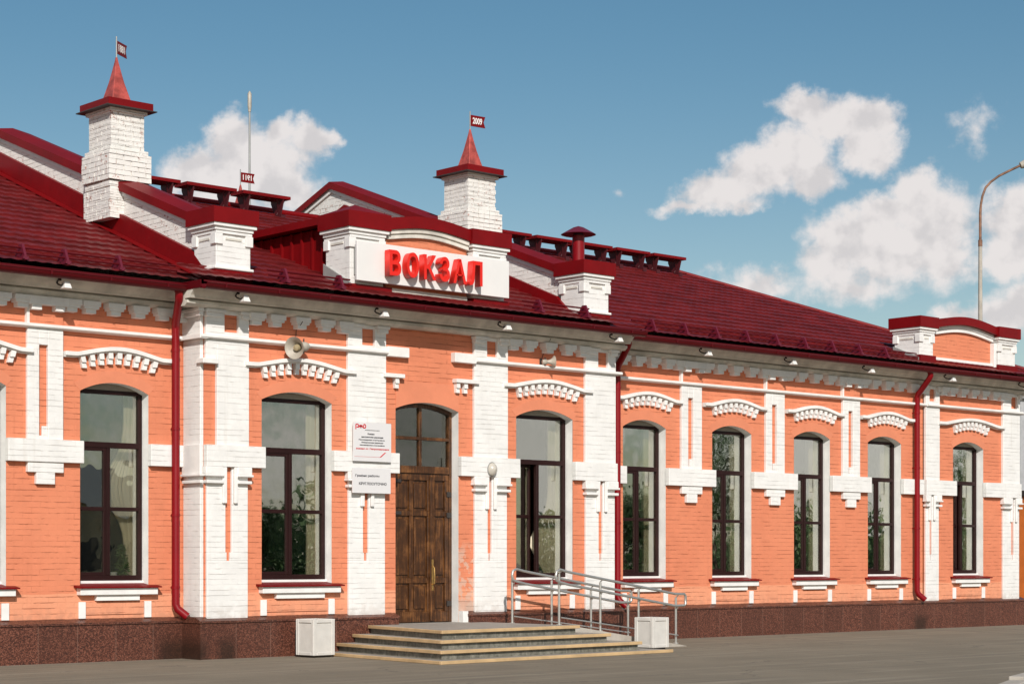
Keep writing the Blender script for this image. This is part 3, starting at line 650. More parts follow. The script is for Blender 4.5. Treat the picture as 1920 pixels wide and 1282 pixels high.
# ------------------------------------------------------------------ roof
RW, RZ = -5.9, 7.86                        # ridge
EW, EZ = .56, 5.325                         # wing eave
def tiles(u0, u1, we, ze, wr, zr, keep=None, flip=False, name='roof'):
    sl_ = math.hypot(wr-we, zr-ze); dw, dz = (wr-we)/sl_, (zr-ze)/sl_; nw, nz = -dz*(-1 if flip else 1), dw*(-1 if flip else 1)
    # unit normal pointing up
    nw, nz = (dz, -dw) if -dw > 0 else (-dz, dw)
    rows = int(math.ceil(sl_/.35)); du = .185/6; nu = int((u1-u0)/du)
    bmv = []; fs = []; mb = MB()
    def pt(i, s_, off):
        u = u0+(u1-u0)*i/nu; wv_ = .5-.5*math.cos(2*math.pi*u/.185); h = off+.011*wv_**.8
        return (u, we+dw*s_+nw*h, ze+dz*s_+nz*h)
    levels = []
    for r in range(rows):
        s0 = r*.35; s1 = min(sl_, s0+.35); levels += [(s0, .036), (s0+.06, .028), (s1, .004)]
    idx = []
    for (s_, o_) in levels: idx.append([mb.P(*pt(i, s_, o_)) for i in range(nu+1)])
    for r in range(len(levels)-1):
        sm = (levels[r][0]+levels[r+1][0])/2
        for i in range(nu):
            if keep and not keep(u0+(u1-u0)*(i+.5)/nu, we+dw*sm): continue
            mb.f.append([idx[r][i], idx[r][i+1], idx[r+1][i+1], idx[r+1][i]])
    me = bpy.data.meshes.new(name); me.from_pydata(mb.v, [], mb.f); me.materials.append(M['roof'])
    bm = bmesh.new(); bm.from_mesh(me); bmesh.ops.delete(bm, geom=[v for v in bm.verts if not v.link_faces], context='VERTS'); bmesh.ops.recalc_face_normals(bm, faces=bm.faces); bm.to_mesh(me); bm.free()
    me.shade_smooth(); me.set_sharp_from_angle(angle=rad(50))
    return link(name, me, B)
EU = 17.70; HU = 12.5; HS = (EU-HU)/(EW-RW)         # hip on the right: from (HU, RW) to (EU, EW)
hipu = lambda w: HU+(w-RW)*HS
tiles(-13.2, -3.95, EW, EZ, RW, RZ)
tiles(3.9, EU, EW, EZ, RW, RZ, keep=lambda u, w: u < hipu(w))
BE = BW+.56
tiles(-4.46, 4.34, BE, EZ, RW, RZ, keep=lambda u, w: w < .6 and -3.98 < u < 4.0 or w >= .3)
mb = MB(); q_ = RW-(EW-RW)
mb.quad((-13.2, RW, RZ), (HU, RW, RZ), (EU, q_, EZ), (-13.2, q_, EZ)); part('roof', mb, M['roof'], B)
mb = MB(); mb.f.append([mb.P(HU, RW, RZ), mb.P(EU, EW, EZ), mb.P(EU, q_, EZ)]); part('roof', mb, M['roof'], B)
mb = MB(); mb.tube([(-13.2, RW, RZ+.02), (HU, RW, RZ+.02)], .07, 8); part('ridge_cap', mb, M['red'], B)
mb = MB(); mb.tube([(HU, RW, RZ+.02), (EU, EW, EZ+.03)], .05, 8); part('ridge_cap', mb, M['red'], B)
mb = MB(); mb.quad((-13.2, EW, EZ-.02), (-13.2, q_, EZ-.02), (-13.2, RW, RZ-.02)); part('roof', mb, M['white_plain'], B)

# soffit, fascia and half-round gutter along the eaves
def gutter(u0, u1, w):
    mb = MB(); mb.box(u0, u1, w-.30, w-.02, EZ-.075, EZ-.045); mb.box(u0, u1, w-.05, w-.02, EZ-.14, EZ-.02); part('fascia', mb, M['gutter'], B)
    mb = MB(); n = 10; R = .078; o = [(w+.05-R*math.cos(math.pi*k/n), EZ-.075-R*math.sin(math.pi*k/n)*1.05) for k in range(n+1)]; i = [(w+.05-(R-.007)*math.cos(math.pi*k/n), EZ-.075-(R-.007)*math.sin(math.pi*k/n)*1.05) for k in range(n+1)]
    rim = [(w+.05+R+.012, EZ-.070), (w+.05+R+.012, EZ-.085)]
    mb.prism(o+i[::-1], 'u', u0, u1); mb.tube([(u0, w+.05+R, EZ-.075), (u1, w+.05+R, EZ-.075)], .011, 6)
    g_ = part('gutter', mb, M['gutter'], B)
    k = u0+.3
    while k < u1: m_ = MB(); m_.box(k, k+.025, w-.045, w+.05+R+.006, EZ-.072, EZ-.064); m_.box(k, k+.025, w+.05+R+.001, w+.05+R+.010, EZ-.125, EZ-.07); part('gutter_strap', m_, M['gutter'], g_); k += .9
gutter(-13.2, -4.36, EW); gutter(-4.46, 4.33, BE); gutter(4.36, EU, EW)
mb = MB(); mb.box(-4.47, -4.42, EW-.3, BE-.02, EZ-.13, EZ-.02); part('fascia', mb, M['gutter'], B)
mb = MB(); mb.box(4.30, 4.35, EW-.3, BE-.02, EZ-.13, EZ-.02); part('fascia', mb, M['gutter'], B)

# downpipes with clamps and kicked-out shoes
def downpipe(u, w, ug, wg, shoe=(.13, .10)):
    mb = MB(); top = EZ-.14
    mb.tube([(ug, wg, top), (ug, wg, top-.07), (ug+(u-ug)*.15, wg+(w-wg)*.12, top-.13), (ug+(u-ug)*.85, wg+(w-wg)*.88, top-.40), (u, w, top-.47), (u, w, 4.3), (u, w, .78), (u+shoe[0]*.15, w+shoe[1]*.2, .71), (u+shoe[0], w+shoe[1], .60)], .058, 12)
    p_ = part('downpipe', mb, M['redpipe'], B)
    mb = MB(); mb.tube([(ug, wg, EZ-.10), (ug, wg, EZ-.16)], [.075, .062], 12); part('outlet', mb, M['redpipe'], p_)
    for z in (3.28, 2.05, 1.02, 4.4): m_ = MB(); m_.tube([(u, w, z-.02), (u, w, z+.02)], .064, 12); m_.box(u-.01, u+.01, w-.12, w-.04, z-.01, z+.01); part('clamp', m_, M['redpipe'], p_)
    m_ = MB(); m_.tube([(u+shoe[0]*.98, w+shoe[1]*.98, .603), (u+shoe[0]*1.0, w+shoe[1]*1.0, .598)], .050, 12); part('opening', m_, M['iron'], p_)  # dark disc over the pipe end stands for the shaded inside of its mouth
downpipe(-4.31, .13, -4.52, .55); downpipe(4.66, .12, 4.50, .55, (.10, .12)); downpipe(13.34, .12, 13.2, .55)

# gable fire walls with coping and red flashing, running up and over the roof
def gable(u0, u1, AW=None, AZ=8.60):
    AW = AW or RW
    zf = lambda w: 6.41+(AZ-6.41)*((-w)/(-AW)) if w > AW else AZ-(AZ-6.41)*((AW-w)/(-AW))
    roofz = lambda w: EZ+(RZ-EZ)*(EW-w)/(EW-RW) if w > RW else RZ-(RZ-EZ)*(RW-w)/(EW-RW)
    ws = [0, RW, q_-.1]
    mb = MB(); mb.prism([(0, roofz(0)-.3), (0, zf(0)-.1), (AW, zf(AW)-.1), (q_, zf(q_)-.1), (q_, 5.0), (RW, 6.6)], 'u', u0+.06, u1-.06); gw = part('gable_wall', mb, M['white_worn'], B)
    mb = MB(); mb.prism([(0, zf(0)-.2), (0, zf(0)-.09), (AW, zf(AW)-.09), (q_, zf(q_)-.09), (q_, zf(q_)-.2), (AW, zf(AW)-.2)], 'u', u0+.02, u1-.02); part('moulding', mb, M['white_plain'], gw)
    mb = MB(); cen = (u0+u1)/2
    for (wa, wb) in ((.0, AW), (AW, q_)):
        for (ua, ub, da, db) in ((u0-.03, cen, 0, .05), (cen, u1+.03, .05, 0)):
            za, zb = zf(wa), zf(wb)
            i = [mb.P(ua, wa, za+da), mb.P(ub, wa, za+db), mb.P(ub, wb, zb+db), mb.P(ua, wb, zb+da)]; mb.f.append(i)
        for ua in (u0-.03, u1+.03):
            i = [mb.P(ua, wa, zf(wa)), mb.P(ua, wb, zf(wb)), mb.P(ua, wb, zf(wb)-.13), mb.P(ua, wa, zf(wa)-.13)]; mb.f.append(i)
    mb.quad((u0-.03, 0, zf(0)-.13), (u1+.03, 0, zf(0)-.13), (u1+.03, 0, zf(0)), (u0-.03, 0, zf(0)))
    part('coping', mb, M['red'], gw)
    mb = MB()
    for ua, ub in ((u0-.015, u0+.055), (u1-.055, u1+.015)): mb.prism([(.45, roofz(.45)+.02), (.45, roofz(.45)+.10), (.0, roofz(0)+.33), (RW, RZ+.36), (q_, EZ+.33), (q_, EZ), (RW, RZ)], 'u', ua, ub)
    for ua, ub in ((u0-.16, u0-.015), (u1+.015, u1+.16)): mb.prism([(.45, roofz(.45)+.035), (RW, RZ+.035), (RW, RZ+.05), (.45, roofz(.45)+.05)], 'u', ua, ub)
    part('flashing', mb, M['red'], gw)
    return gw
gable(-3.95, -3.38); gable(3.31, 3.93, -6.35, 8.72)
# small square piers at the foot of each gable wall
def pier(u0, u1, w0, w1, z0, zt, fas, m=None, name='parapet_pier', flash=True, peak=.05):
    m = m or M['white']
    b_ = MB(); i = .09
    b_.box(u0+i, u1-i, w0+i, w1-i, z0, zt-fas); o = part(name, b_, m, B, .006)
    b_ = MB()
    b_.box(u0+.02, u1-.02, w0+.02, w1-.02, zt-fas-.05, zt-fas+.01); b_.box(u0+.055, u1-.055, w0+.055, w1-.055, zt-fas-.10, zt-fas-.05); b_.box(u0+.075, u1-.075, w0+.06, w1-.06, zt-fas-.15, zt-fas-.112)
    q = u0+i; q2 = u1-i; zc_ = zt-fas-.2; t_ = .03
    # corner lugs and the stepped keystones on each face
    b_.box(q-t_, q+.10, w1-i-.10, w1-i+t_, zc_-.10, zc_+.05); b_.box(q2-.10, q2+t_, w1-i-.10, w1-i+t_, zc_-.10, zc_+.05); b_.box(q-t_, q+.10, w0+i-t_, w0+i+.10, zc_-.10, zc_+.05)
    part('moulding', b_, M['white_plain'], o, .006)
    b_ = MB(); b_.box(u0+i+.16, u1-i-.16, w1-i, w1-i+.012, zc_-.03, zc_); b_.box(u0+i-.012, u0+i, w0+i+.14, w1-i-.16, zc_-.03, zc_); part('face_strip', b_, M['iron'] if False else M['white_stained'], o)  # thin stained strip standing proud of two faces, darker than the brick
    b_ = MB(); b_.box(u0, u1, w0, w1, zt-fas, zt); cu = (u0+u1)/2; cw = (w0+w1)/2
    a4 = [b_.P(u0, w0, zt), b_.P(u1, w0, zt), b_.P(u1, w1, zt), b_.P(u0, w1, zt)]; ap = b_.P(cu, cw, zt+peak)
    for k in range(4): b_.f.append([a4[k], a4[(k+1) % 4], ap])
    part('coping', b_, M['red'], o)
    if flash:
        b_ = MB(); b_.box(u0+i-.02, u1-i+.02, w0+i, w1-i+.02, z0-.12, z0+.06+.06); part('flashing', b_, M['red'], o); b_ = MB(); b_.box(u0+i-.035, u1-i+.035, w0+i, w1-i+.04, z0+.125, z0+.165); part('base', b_, M['white_plain'], o, .008)
    return o
pier(-4.05, -3.28, -.02, .72, 5.42, 6.42, .22); pier(3.26, 4.02, -.02, .72, 5.42, 6.42, .22)

# chimneys with caps, spires and dated metal flags
def brick_stack(mb, u0, u1, w1, w0, z0, z1, rnd, j=.0035):
    # laid course by course, each brick a little out of line
    mb.box(u0+.02, u1-.02, w1+.02, w0-.02, z0, z1); z = z0; c = 0
    while z < z1-.03:
        zt = min(z+.072, z1); o = .13 if c % 2 else 0
        for (a, b, side) in ((u0, u1, 0), (u0, u1, 1), (w1, w0, 2), (w1, w0, 3)):
            x = a-o
            while x < b-.01:
                xa, xb = max(x, a), min(x+.25, b); d_ = rnd.uniform(-j, j*.5)
                if xb-xa > .03:
                    if side == 0: mb.box(xa+.003, xb-.003, w0-.06, w0+d_, z, zt)
                    elif side == 1: mb.box(xa+.003, xb-.003, w1-d_, w1+.06, z, zt)
                    elif side == 2: mb.box(u0-d_, u0+.06, xa+.003, xb-.003, z+.0005, zt-.0005)
                    else: mb.box(u1-.06, u1+d_, xa+.003, xb-.003, z+.0005, zt-.0005)
                x += .26
        z += .076; c += 1
def chimney(u0, w0, zb, txt, mirror=False, fdir=(1, 0), wid=.86, dz=0.):
    u1, w1 = u0+wid, w0-.86
    rnd = random.Random(int(u0*100)); b_ = MB()
    brick_stack(b_, u0+.10, u1-.10, w1+.10, w0-.10, 7.66, 8.235, rnd); brick_stack(b_, u0+.02, u1-.02, w1+.02, w0-.02, 7.18, 7.60, rnd, .006); brick_stack(b_, u0+.055, u1-.055, w1+.055, w0-.055, 7.60, 7.67, rnd); brick_stack(b_, u0+.05, u1-.06, w1+.06, w0-.06, 7.08, 7.18, rnd)
    brick_stack(b_, u0+.05, u0+.55, w1+.03, w0-.05, zb+.1, 7.08, rnd, .006)
    b_.box(u0+.065, u1-.065, w1+.065, w0-.065, 8.225, 8.285)
    o = part('chimney', b_, M['white_worn'], B)
    b_ = MB(); b_.box(u0-.045, u1+.045, w1-.045, w0+.045, 8.275, 8.290); part('drip_sheet', b_, M['iron'], o)
    b_ = MB(); b_.box(u0, u1, w1, w0, 8.292, 8.405); cu, cw = (u0+u1)/2, (w0+w1)/2
    a4 = [b_.P(u0, w1, 8.405), b_.P(u1, w1, 8.405), b_.P(u1, w0, 8.405), b_.P(u0, w0, 8.405)]; ap = b_.P(cu, cw, 8.52)
    for k in range(4): b_.f.append([a4[k], a4[(k+1) % 4], ap])
    part('cap', b_, M['red'], o)
    b_ = MB(); n = 4; R = .245; prof = [(1.0, 8.42), (.80, 8.55), (.50, 8.75), (.30, 8.92), (.12, 9.08), (.07, 9.14)]; rings = []
    for (r, z) in prof: rings.append([b_.P(cu+R*r*math.cos(t), cw+R*r*math.sin(t), z) for t in [math.pi/4+math.pi/2*k for k in range(4)]])
    for A, C_ in zip(rings, rings[1:]):
        for k in range(4): b_.f.append([A[k], A[(k+1) % 4], C_[(k+1) % 4], C_[k]])
    b_.f.append(rings[-1][:]); part('spire', b_, M['copper'], o, .004)
    b_ = MB(); b_.tube([(cu, cw, 9.10), (cu, cw, 9.46)], .011, 8); part('flagpole', b_, M['greymetal'], o)
    # flag: swallow-tailed sheet turned into the wind
    ang = math.atan2(-fdir[1], fdir[0]); fl = MB(); fl.prism([(.012, .0), (.34, -.0), (.30, .10), (.34, .20), (.012, .20)], 'w', -.005, .005)
    f_ = part('flag', fl, M['red'], o); f_.location = (cu, -cw, 9.20); f_.rotation_euler = (0, 0, ang)
    me = text_mesh(txt, .15, M['lettering_white'], .001, .004, mirror=mirror, fit=(.21, .115))
    t_ = link('flag_lettering', me, o); off = .008
    dx, dy = math.cos(ang), math.sin(ang); s0 = .055+(.21 if mirror else 0)
    t_.location = (cu+dx*s0+dy*off, -cw+dy*s0-dx*off, 9.20+.045); t_.rotation_euler = (0, 0, ang)
    return o
chimney(-4.18, -1.93, 6.5, '1881', True, (.846, -.529), .78); chimney(3.10, -2.05, 6.5, '2009', False, (1, .08)); chimney(3.0, -9.15, 6.5, '1911', True, (1, .05))

# central name parapet over the entrance and the small one on the right end
def parapet(pa, pb, w0, wf, zt, fas, rise, z0, wpan, back=-.1):
    (a0, a1), (b0, b1) = pa, pb
    pier(a0, a1, back, w0, z0, zt, fas, flash=False, peak=.17 if a0 < 0 else .05); pier(b0, b1, back, w0, z0, zt, fas, flash=False)
    n = 20; cu = [(a1+(b0-a1)*k/n, zt-.02+rise*math.sin(math.pi*k/n)**1.1) for k in range(n+1)]
    b_ = MB(); b_.ribbon([(x, z-fas*.72) for x, z in cu], [(x, z0) for x, z in cu], back, wpan); o = part('parapet', b_, M['orange'], B)
    b_ = MB(); b_.ribbon(cu, [(x, z-fas*.75) for x, z in cu], back-.02, w0-.04); part('coping', b_, M['red'], o)
    b_ = MB(); b_.ribbon([(x, z-fas*.75) for x, z in cu], [(x, z-fas*.75-.07) for x, z in cu], wpan, wpan+.075)
    b_.ribbon([(x, z-fas*.75-.07) for x, z in cu], [(x, z-fas*.75-.09) for x, z in cu], wpan, wpan+.035)
    b_.ribbon([(x, z-fas*.75-.09) for x, z in cu], [(x, z-fas*.75-.145) for x, z in cu], wpan, wpan+.06)
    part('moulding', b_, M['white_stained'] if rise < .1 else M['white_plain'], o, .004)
    return o
pc = parapet((-1.66, -.84), (.80, 1.64), .72, .72, 6.65, .24, .09, 5.46, .57, back=-.06)
b_ = MB(); b_.box(-1.62, -.80, .3, .68, 5.36, 5.56); b_.box(-.80, .80, .3, .60, 5.36, 5.50); b_.box(.86, 1.62, .3, .68, 5.36, 5.56); part('flashing', b_, M['red'], pc)
b_ = MB(); b_.box(-.80, .75, .3, .655, 5.50, 5.565); part('ledge', b_, M['white_stained'], pc, .01)
b_ = MB(); b_.prism([(.66, 5.40), (.66, 5.58), (.0, 5.92), (.0, 5.6)], 'u', -1.60, -1.575); part('side_flashing', b_, M['greymetal'], pc)
pr = parapet((13.14, 13.78), (15.93, 16.74), .35, .35, 6.35, .22, .12, 5.46, .14, back=-.45)
b_ = MB(); b_.box(13.21, 13.74, -.1, .30, 5.36, 5.57); b_.box(15.98, 16.68, -.1, .30, 5.36, 5.55); b_.box(13.74, 15.98, -.1, .20, 5.36, 5.51); part('flashing', b_, M['red'], pr)
b_ = MB(); b_.box(13.74, 15.98, .0, .19, 5.51, 5.57); b_.box(15.90, 15.99, .10, .24, 5.42, 6.0); part('ledge', b_, M['white_plain'], pr, .006)
b_ = MB(); b_.prism([(.26, 5.42), (.26, 5.52), (-.38, 5.78), (-.38, 5.6)], 'u', 13.20, 13.215); part('side_flashing', b_, M['greymetal'], pr)
# bare metal sheeting over the eave in front of the right parapet
b_ = MB(); b_.prism([(.55, 5.345), (.55, 5.365), (.14, 5.50), (.14, 5.48)], 'u', 13.45, EU); part('eave_sheet', b_, M['red'], B)

# flat-topped roof saddle behind the central parapet
b_ = MB(); b_.prism([(-.05, 5.60), (-.05, 6.50), (-2.45, 6.50)], 'u', -1.45, 1.45); dm = part('dormer', b_, M['red'], B)
b_ = MB(); b_.box(-1.62, 1.62, -2.7, -.07, 6.53, 6.64); part('dormer_roof', b_, M['red'], dm)
for k in range(7):
    wv0 = -.18-.27*k; b_ = MB(); zl = 5.62+(.0-wv0)*.37+.05; b_.box(-1.49, -1.45, wv0-.02, wv0+.02, zl, 6.50); part('batten', b_, M['red'], dm)
b_ = MB()
for i in range(9):
    for j in range(3):
        u_, w_ = -2.9+i*.12+j*.04, -2.4-j*.16; zz = EZ+(RZ-EZ)*(EW-w_)/(EW-RW); b_.prism([(u_, zz+.05), (u_+.06, zz+.11), (u_+.12, zz+.05)], 'w', w_-.16, w_)
part('old_tiles', b_, M['tiles_rust'], B)

# roof-edge furniture
rz = lambda w, bay=False: (EZ+(RZ-EZ)*(EW-w)/(EW-RW)) if not bay else (EZ+(RZ-EZ)*(BE-w)/(BE-RW))
def walkway(u0, u1):
    w = RW+.45; z = 8.05
    m_ = MB(); m_.box(u0, u1, w+.18, w+.20, z-.045, z+.012); m_.box(u0, u1, w-.22, w-.20, z-.045, z+.012)
    for k in range(9): m_.box(u0, u1, w-.20+k*.045, w-.185+k*.045, z-.03, z)
    m_.box(u0, u0+.03, w-.2, w+.18, z-.045, z+.012); m_.box(u1-.03, u1, w-.2, w+.18, z-.045, z+.012)
    o = part('roof_walkway', m_, M['red'], B)
    for u in (u0+.15, u1-.15):
        m_ = MB(); m_.prism([(w+.18, z-.045), (w-.2, z-.045), (w-.2, z-.09), (w-.06, rz(w-.06)-.02), (w+.08, rz(w+.08)-.02), (w+.18, z-.09)], 'u', u-.012, u+.012); m_.box(u-.05, u+.05, w-.10, w+.18, rz(w)-.05, rz(w)+.03); m_.tube([(u-.08, w+.1, z-.05), (u+.02, w, rz(w)+.05)], .012, 6); m_.tube([(u+.08, w+.1, z-.05), (u-.02, w, rz(w)+.05)], .012, 6); part('support', m_, M['darkred'], o)
for (u0, u1) in ((-1.75, -.78), (-.65, .40), (.54, 1.58), (6.6, 7.62), (7.76, 8.80), (8.92, 9.96), (10.10, 11.12), (11.24, 12.26)): walkway(u0, u1)
def snow_guard(us, u0, u1, w, z):
    m_ = MB(); m_.tube([(u0, w, z+.15), (u1, w, z+.15)], .014, 8); m_.tube([(u0, w+.04, z+.075), (u1, w+.04, z+.075)], .014, 8); o = part('snow_guard', m_, M['gutter'], B)  # rails take the gutter's darker red; their shade is put into the colour
    for u in us:
        m_ = MB(); m_.prism([(w-.16, z+.05), (w-.05, z+.20), (w+.03, z+.20), (w+.13, z-.02), (w+.05, z-.04)], 'u', u-.018, u+.018); m_.box(u-.04, u+.04, w-.16, w+.12, z-.01, z+.03); part('bracket', m_, M['bracket'], o)
snow_guard([-HU, -11.7, -10.9, -10.1, -9.3, -8.5, -7.65, -6.88, -6.25, -5.42], -13.1, -4.5, .42, rz(.42)+.02)
snow_guard([-2.9, -1.9], -3.2, -1.7, .80, rz(.80, True)+.02); snow_guard([2.15, 3.2], 1.8, 3.3, .80, rz(.80, True)+.02)
snow_guard([5.2+.83*k for k in range(9)], 4.7, 12.9, .42, rz(.42)+.02)
m_ = MB(); m_.tube([(5.78, -2.0, 6.2), (5.78, -2.0, 7.42)], .115, 14); vp = part('vent_pipe', m_, M['redpipe'], B)
m_ = MB(); m_.lathe([(.001, .16), (.10, .13), (.33, .0), (.30, -.01), (.001, .04)], (5.78, -2.0, 7.44), (0, 0, 1), 18); part('vent_cap', m_, M['bracket'], vp)
m_ = MB(); m_.tube([(5.78, -2.0, 7.28), (5.78, -2.0, 7.45)], .098, 14); part('vent_neck', m_, M['iron'], vp)

# ------------------------------------------------------------------ name sign with six raised letters
sg = thing('station_sign', 'white rooftop name board with big red letters above the entrance', 'sign', (0, .68, 5.6))
m_ = MB((0, .68, 5.6)); m_.box(-1.545, 1.53, .725, .775, 5.60, 6.195); part('board', m_, M['signwhite'], sg, .006)
m_ = MB((0, .68, 5.6)); m_.box(-1.5, -1.44, .62, .725, 5.7, 6.15); m_.box(1.42, 1.48, .62, .725, 5.7, 6.15); part('board_frame', m_, M['greymetal'], sg)
for chh, u0, wd in (('В', -1.04, .225), ('О', -.70, .235), ('К', -.365, .245), ('З', -.05, .205), ('А', .225, .27), ('Л', .56, .27)):
    me = text_mesh(chh, .5, M['letter'], .06, .010, fit=(wd, .385))
    o = link('letter', me, sg); o.location = (u0, -(.775+.03+.06-.68), 5.71-5.6)

# information plates beside the door
def plate(name, label, u0, u1, z0, z1, lines):
    w = BW+.125; r = thing(name, label, 'sign', (u0, w, z0), 'information plates beside the door')
    m_ = MB((u0, w, z0)); m_.box(u0, u1, w, w+.02, z0, z1); part('plate', m_, M['plate'], r, .003)
    m_ = MB((u0, w, z0)); m_.box(u0+.04, u0+.12, w-.06, w, z0+.02, z0+.06); m_.box(u1-.14, u1-.04, w-.06, w, z0+.02, z0+.06); part('mounting', m_, M['greymetal'], r)
    for (txt, uc, zz, sz, wd_, mt, al) in lines:
        me = text_mesh(txt, sz, mt, .001, .0012, align='LEFT', fit=(wd_, sz*.85)); o = link('lettering', me, r); o.location = (uc, -.0225, zz)
    return r
D_, R_ = M['lettering_dark'], M['lettering_red']
p1 = plate('information_plate', 'larger white plate with small printed lines and a red emblem', -1.50, -.77, 2.90, 3.49,
 [('Вокзал', .27, .405, .030, .13, D_, 0), ('центральная дирекция', .15, .355, .026, .42, D_, 0), ('Пассажирских обустройств', .10, .315, .026, .50, D_, 0), ('Свердловская дирекция', .15, .275, .026, .42, D_, 0), ('пассажирских обустройств', .12, .235, .026, .48, D_, 0), ('вокзал ст. Петропавловск', .05, .175, .036, .64, R_, 0), ('российские железные дороги', .22, .465, .022, .28, M['greymetal'], 0)])
# the emblem: angular letters joined in one red stroke
m_ = MB()
def stroke(mb, pts, r=.008):
    for p_, q_2 in zip(pts, pts[1:]):
        dx, dz = q_2[0]-p_[0], q_2[1]-p_[1]; l_ = math.hypot(dx, dz); nx, nz = -dz/l_*r, dx/l_*r
        mb.prism([(p_[0]+nx, p_[1]+nz), (q_2[0]+nx, q_2[1]+nz), (q_2[0]-nx, q_2[1]-nz), (p_[0]-nx, p_[1]-nz)], 'w', .021, .0235)
stroke(m_, [(.045, .48), (.045, .555), (.09, .555), (.10, .535), (.09, .515), (.06, .515)]); stroke(m_, [(.10, .505), (.125, .545), (.14, .51), (.16, .545), (.175, .51)]); stroke(m_, [(.14, .50), (.14, .55)]); stroke(m_, [(.185, .505), (.20, .56), (.225, .555), (.235, .53), (.225, .505), (.185, .505)])
part('emblem', m_, R_, p1)
m_ = MB(); m_.prism([(.50, .07), (.525, .07), (.625, .145), (.60, .145)], 'w', .021, .0235); m_.box(.02, .50, .021, .0225, .070, .073); part('slash_mark', m_, R_, p1)
plate('information_plate', 'smaller white plate with opening hours in dark lettering', -1.515, -.78, 2.42, 2.80, [('График работы', .05, .24, .05, .46, D_, 0), ('КРУГЛОСУТОЧНО', .12, .125, .05, .53, D_, 0)])

# oval wall lamp
r = thing('wall_lamp', 'oval frosted glass lamp on the white pilaster right of the door', 'lamp', (1.33, BW+.095, 2.86))
m_ = MB(); m_.lathe([(.001, .10), (.045, .085), (.075, .055), (.088, .03), (.088, .0)], (0, 0, 0), (0, 1, 0), 22)
o = part('shade', m_, M['lampglass'], r); o.scale = (1, 1, 1.22)
m_ = MB(); m_.lathe([(.094, .02), (.099, .01), (.094, -.0), (.001, -.0)], (0, 0, 0), (0, 1, 0), 22); o = part('rim', m_, M['greymetal'], r); o.scale = (1, 1, 1.22)

# loudspeakers
def horn_speaker(name, label, base, axis, s=1.0):
    r = thing(name, label, 'loudspeaker', base, 'horn loudspeakers on the facade'); ax = Vector(axis).normalized(); c = Vector((0, .28*s, 0))
    m_ = MB(); m_.lathe([(.055*s, -.02*s), (.06*s, .05*s), (.085*s, .13*s), (.13*s, .20*s), (.185*s, .245*s), (.195*s, .25*s), (.185*s, .24*s), (.12*s, .19*s), (.07*s, .12*s), (.04*s, .05*s)], c, ax, 26); part('horn', m_, M['horn'], r)
    m_ = MB(); m_.lathe([(.001, .215*s), (.05*s, .20*s), (.062*s, .16*s), (.055*s, .08*s), (.02*s, .03*s)], c, ax, 18); part('reflector', m_, M['hornin'], r)
    m_ = MB(); m_.lathe([(.001, -.16*s), (.07*s, -.15*s), (.085*s, -.09*s), (.085*s, -.02*s), (.055*s, .02*s)], c, ax, 18); part('driver', m_, M['horn'], r)
    b0 = c-ax*.06*s
    m_ = MB(); m_.tube([(0, -.0, .0), (0, .10*s, .0), tuple(b0)], .014, 8); m_.box(-.03, .03, -.005, .01, -.06, .06); m_.tube([tuple(b0+Vector((0, 0, -.12*s))), tuple(b0+Vector((0, 0, .14*s)))], .010, 8); part('bracket', m_, M['iron'], r)
    m_ = MB(); m_.tube([(.0, .02, .05), (.05, .015, .16), (.06, .015, .28), (.05, .14, .34), (.04, .2, .38)], .006, 6); part('cable', m_, M['iron'], r)
    return r
horn_speaker('loudspeaker', 'large cream horn loudspeaker turned left, above the first bay window', (-2.52, BW, 4.53), (-.93, .36, -.16), .84)
horn_speaker('loudspeaker', 'small tan horn loudspeaker turned right, above the window right of the door', (2.50, BW, 4.66), (.88, .40, .05), .52)

# floodlights hung under the eave
fls = [(-8.55, 0), (-6.22, 0), (-3.66, BW), (-1.15, BW), (1.34, BW), (3.86, BW), (6.62, 0), (8.98, 0), (11.35, 0), (14.05, 0), (16.75, 0)]
descr = ['left of the outermost window hood', 'left of the long red downpipe by the first pilaster', 'at the left corner of the central bay', 'above the information plates', 'above the oval wall lamp', 'at the right end of the central bay', 'above the first pilaster right of the central bay', 'above the second pilaster right of the central bay', 'above the third pilaster right of the central bay', 'just right of the far downpipe', 'at the far right corner of the station']
m_ = MB(); m_.f = []; 
t8 = [(-.05, .47, -.0), (.05, .47, 0), (.05, .37, 0), (-.05, .37, 0)]
hb = MB(); A = [hb.P(*p_) for p_ in ((-.045, .56, .0), (.045, .56, .0), (.045, .47, .0), (-.045, .47, .0))]; C2 = [hb.P(*p_) for p_ in ((-.07, .60, -.12), (.07, .60, -.12), (.07, .45, -.12), (-.07, .45, -.12))]
hb.f += [A[:], C2[::-1]]+[[A[k], C2[k], C2[(k+1) % 4], A[(k+1) % 4]] for k in range(4)]; hme = hb.mesh('housing', M['white_plain'], .006)
bb = MB(); bb.tube([(-.0, .30, .06), (-.06, .34, .0), (-.09, .42, -.04), (-.08, .50, -.07), (-.04, .53, -.05)], .014, 8); bb.box(-.03, .03, .28, .34, .04, .08); bme = bb.mesh('bracket', M['iron'])
for (u, w), ds in zip(fls, descr):
    r = thing('floodlight', 'small white floodlight under the eave, '+ds, 'floodlight', (u-.06, w+.05, 5.15), 'floodlights under the eave')
    link('housing', hme, r); link('bracket', bme, r); r.scale = (.8, .9, .8)

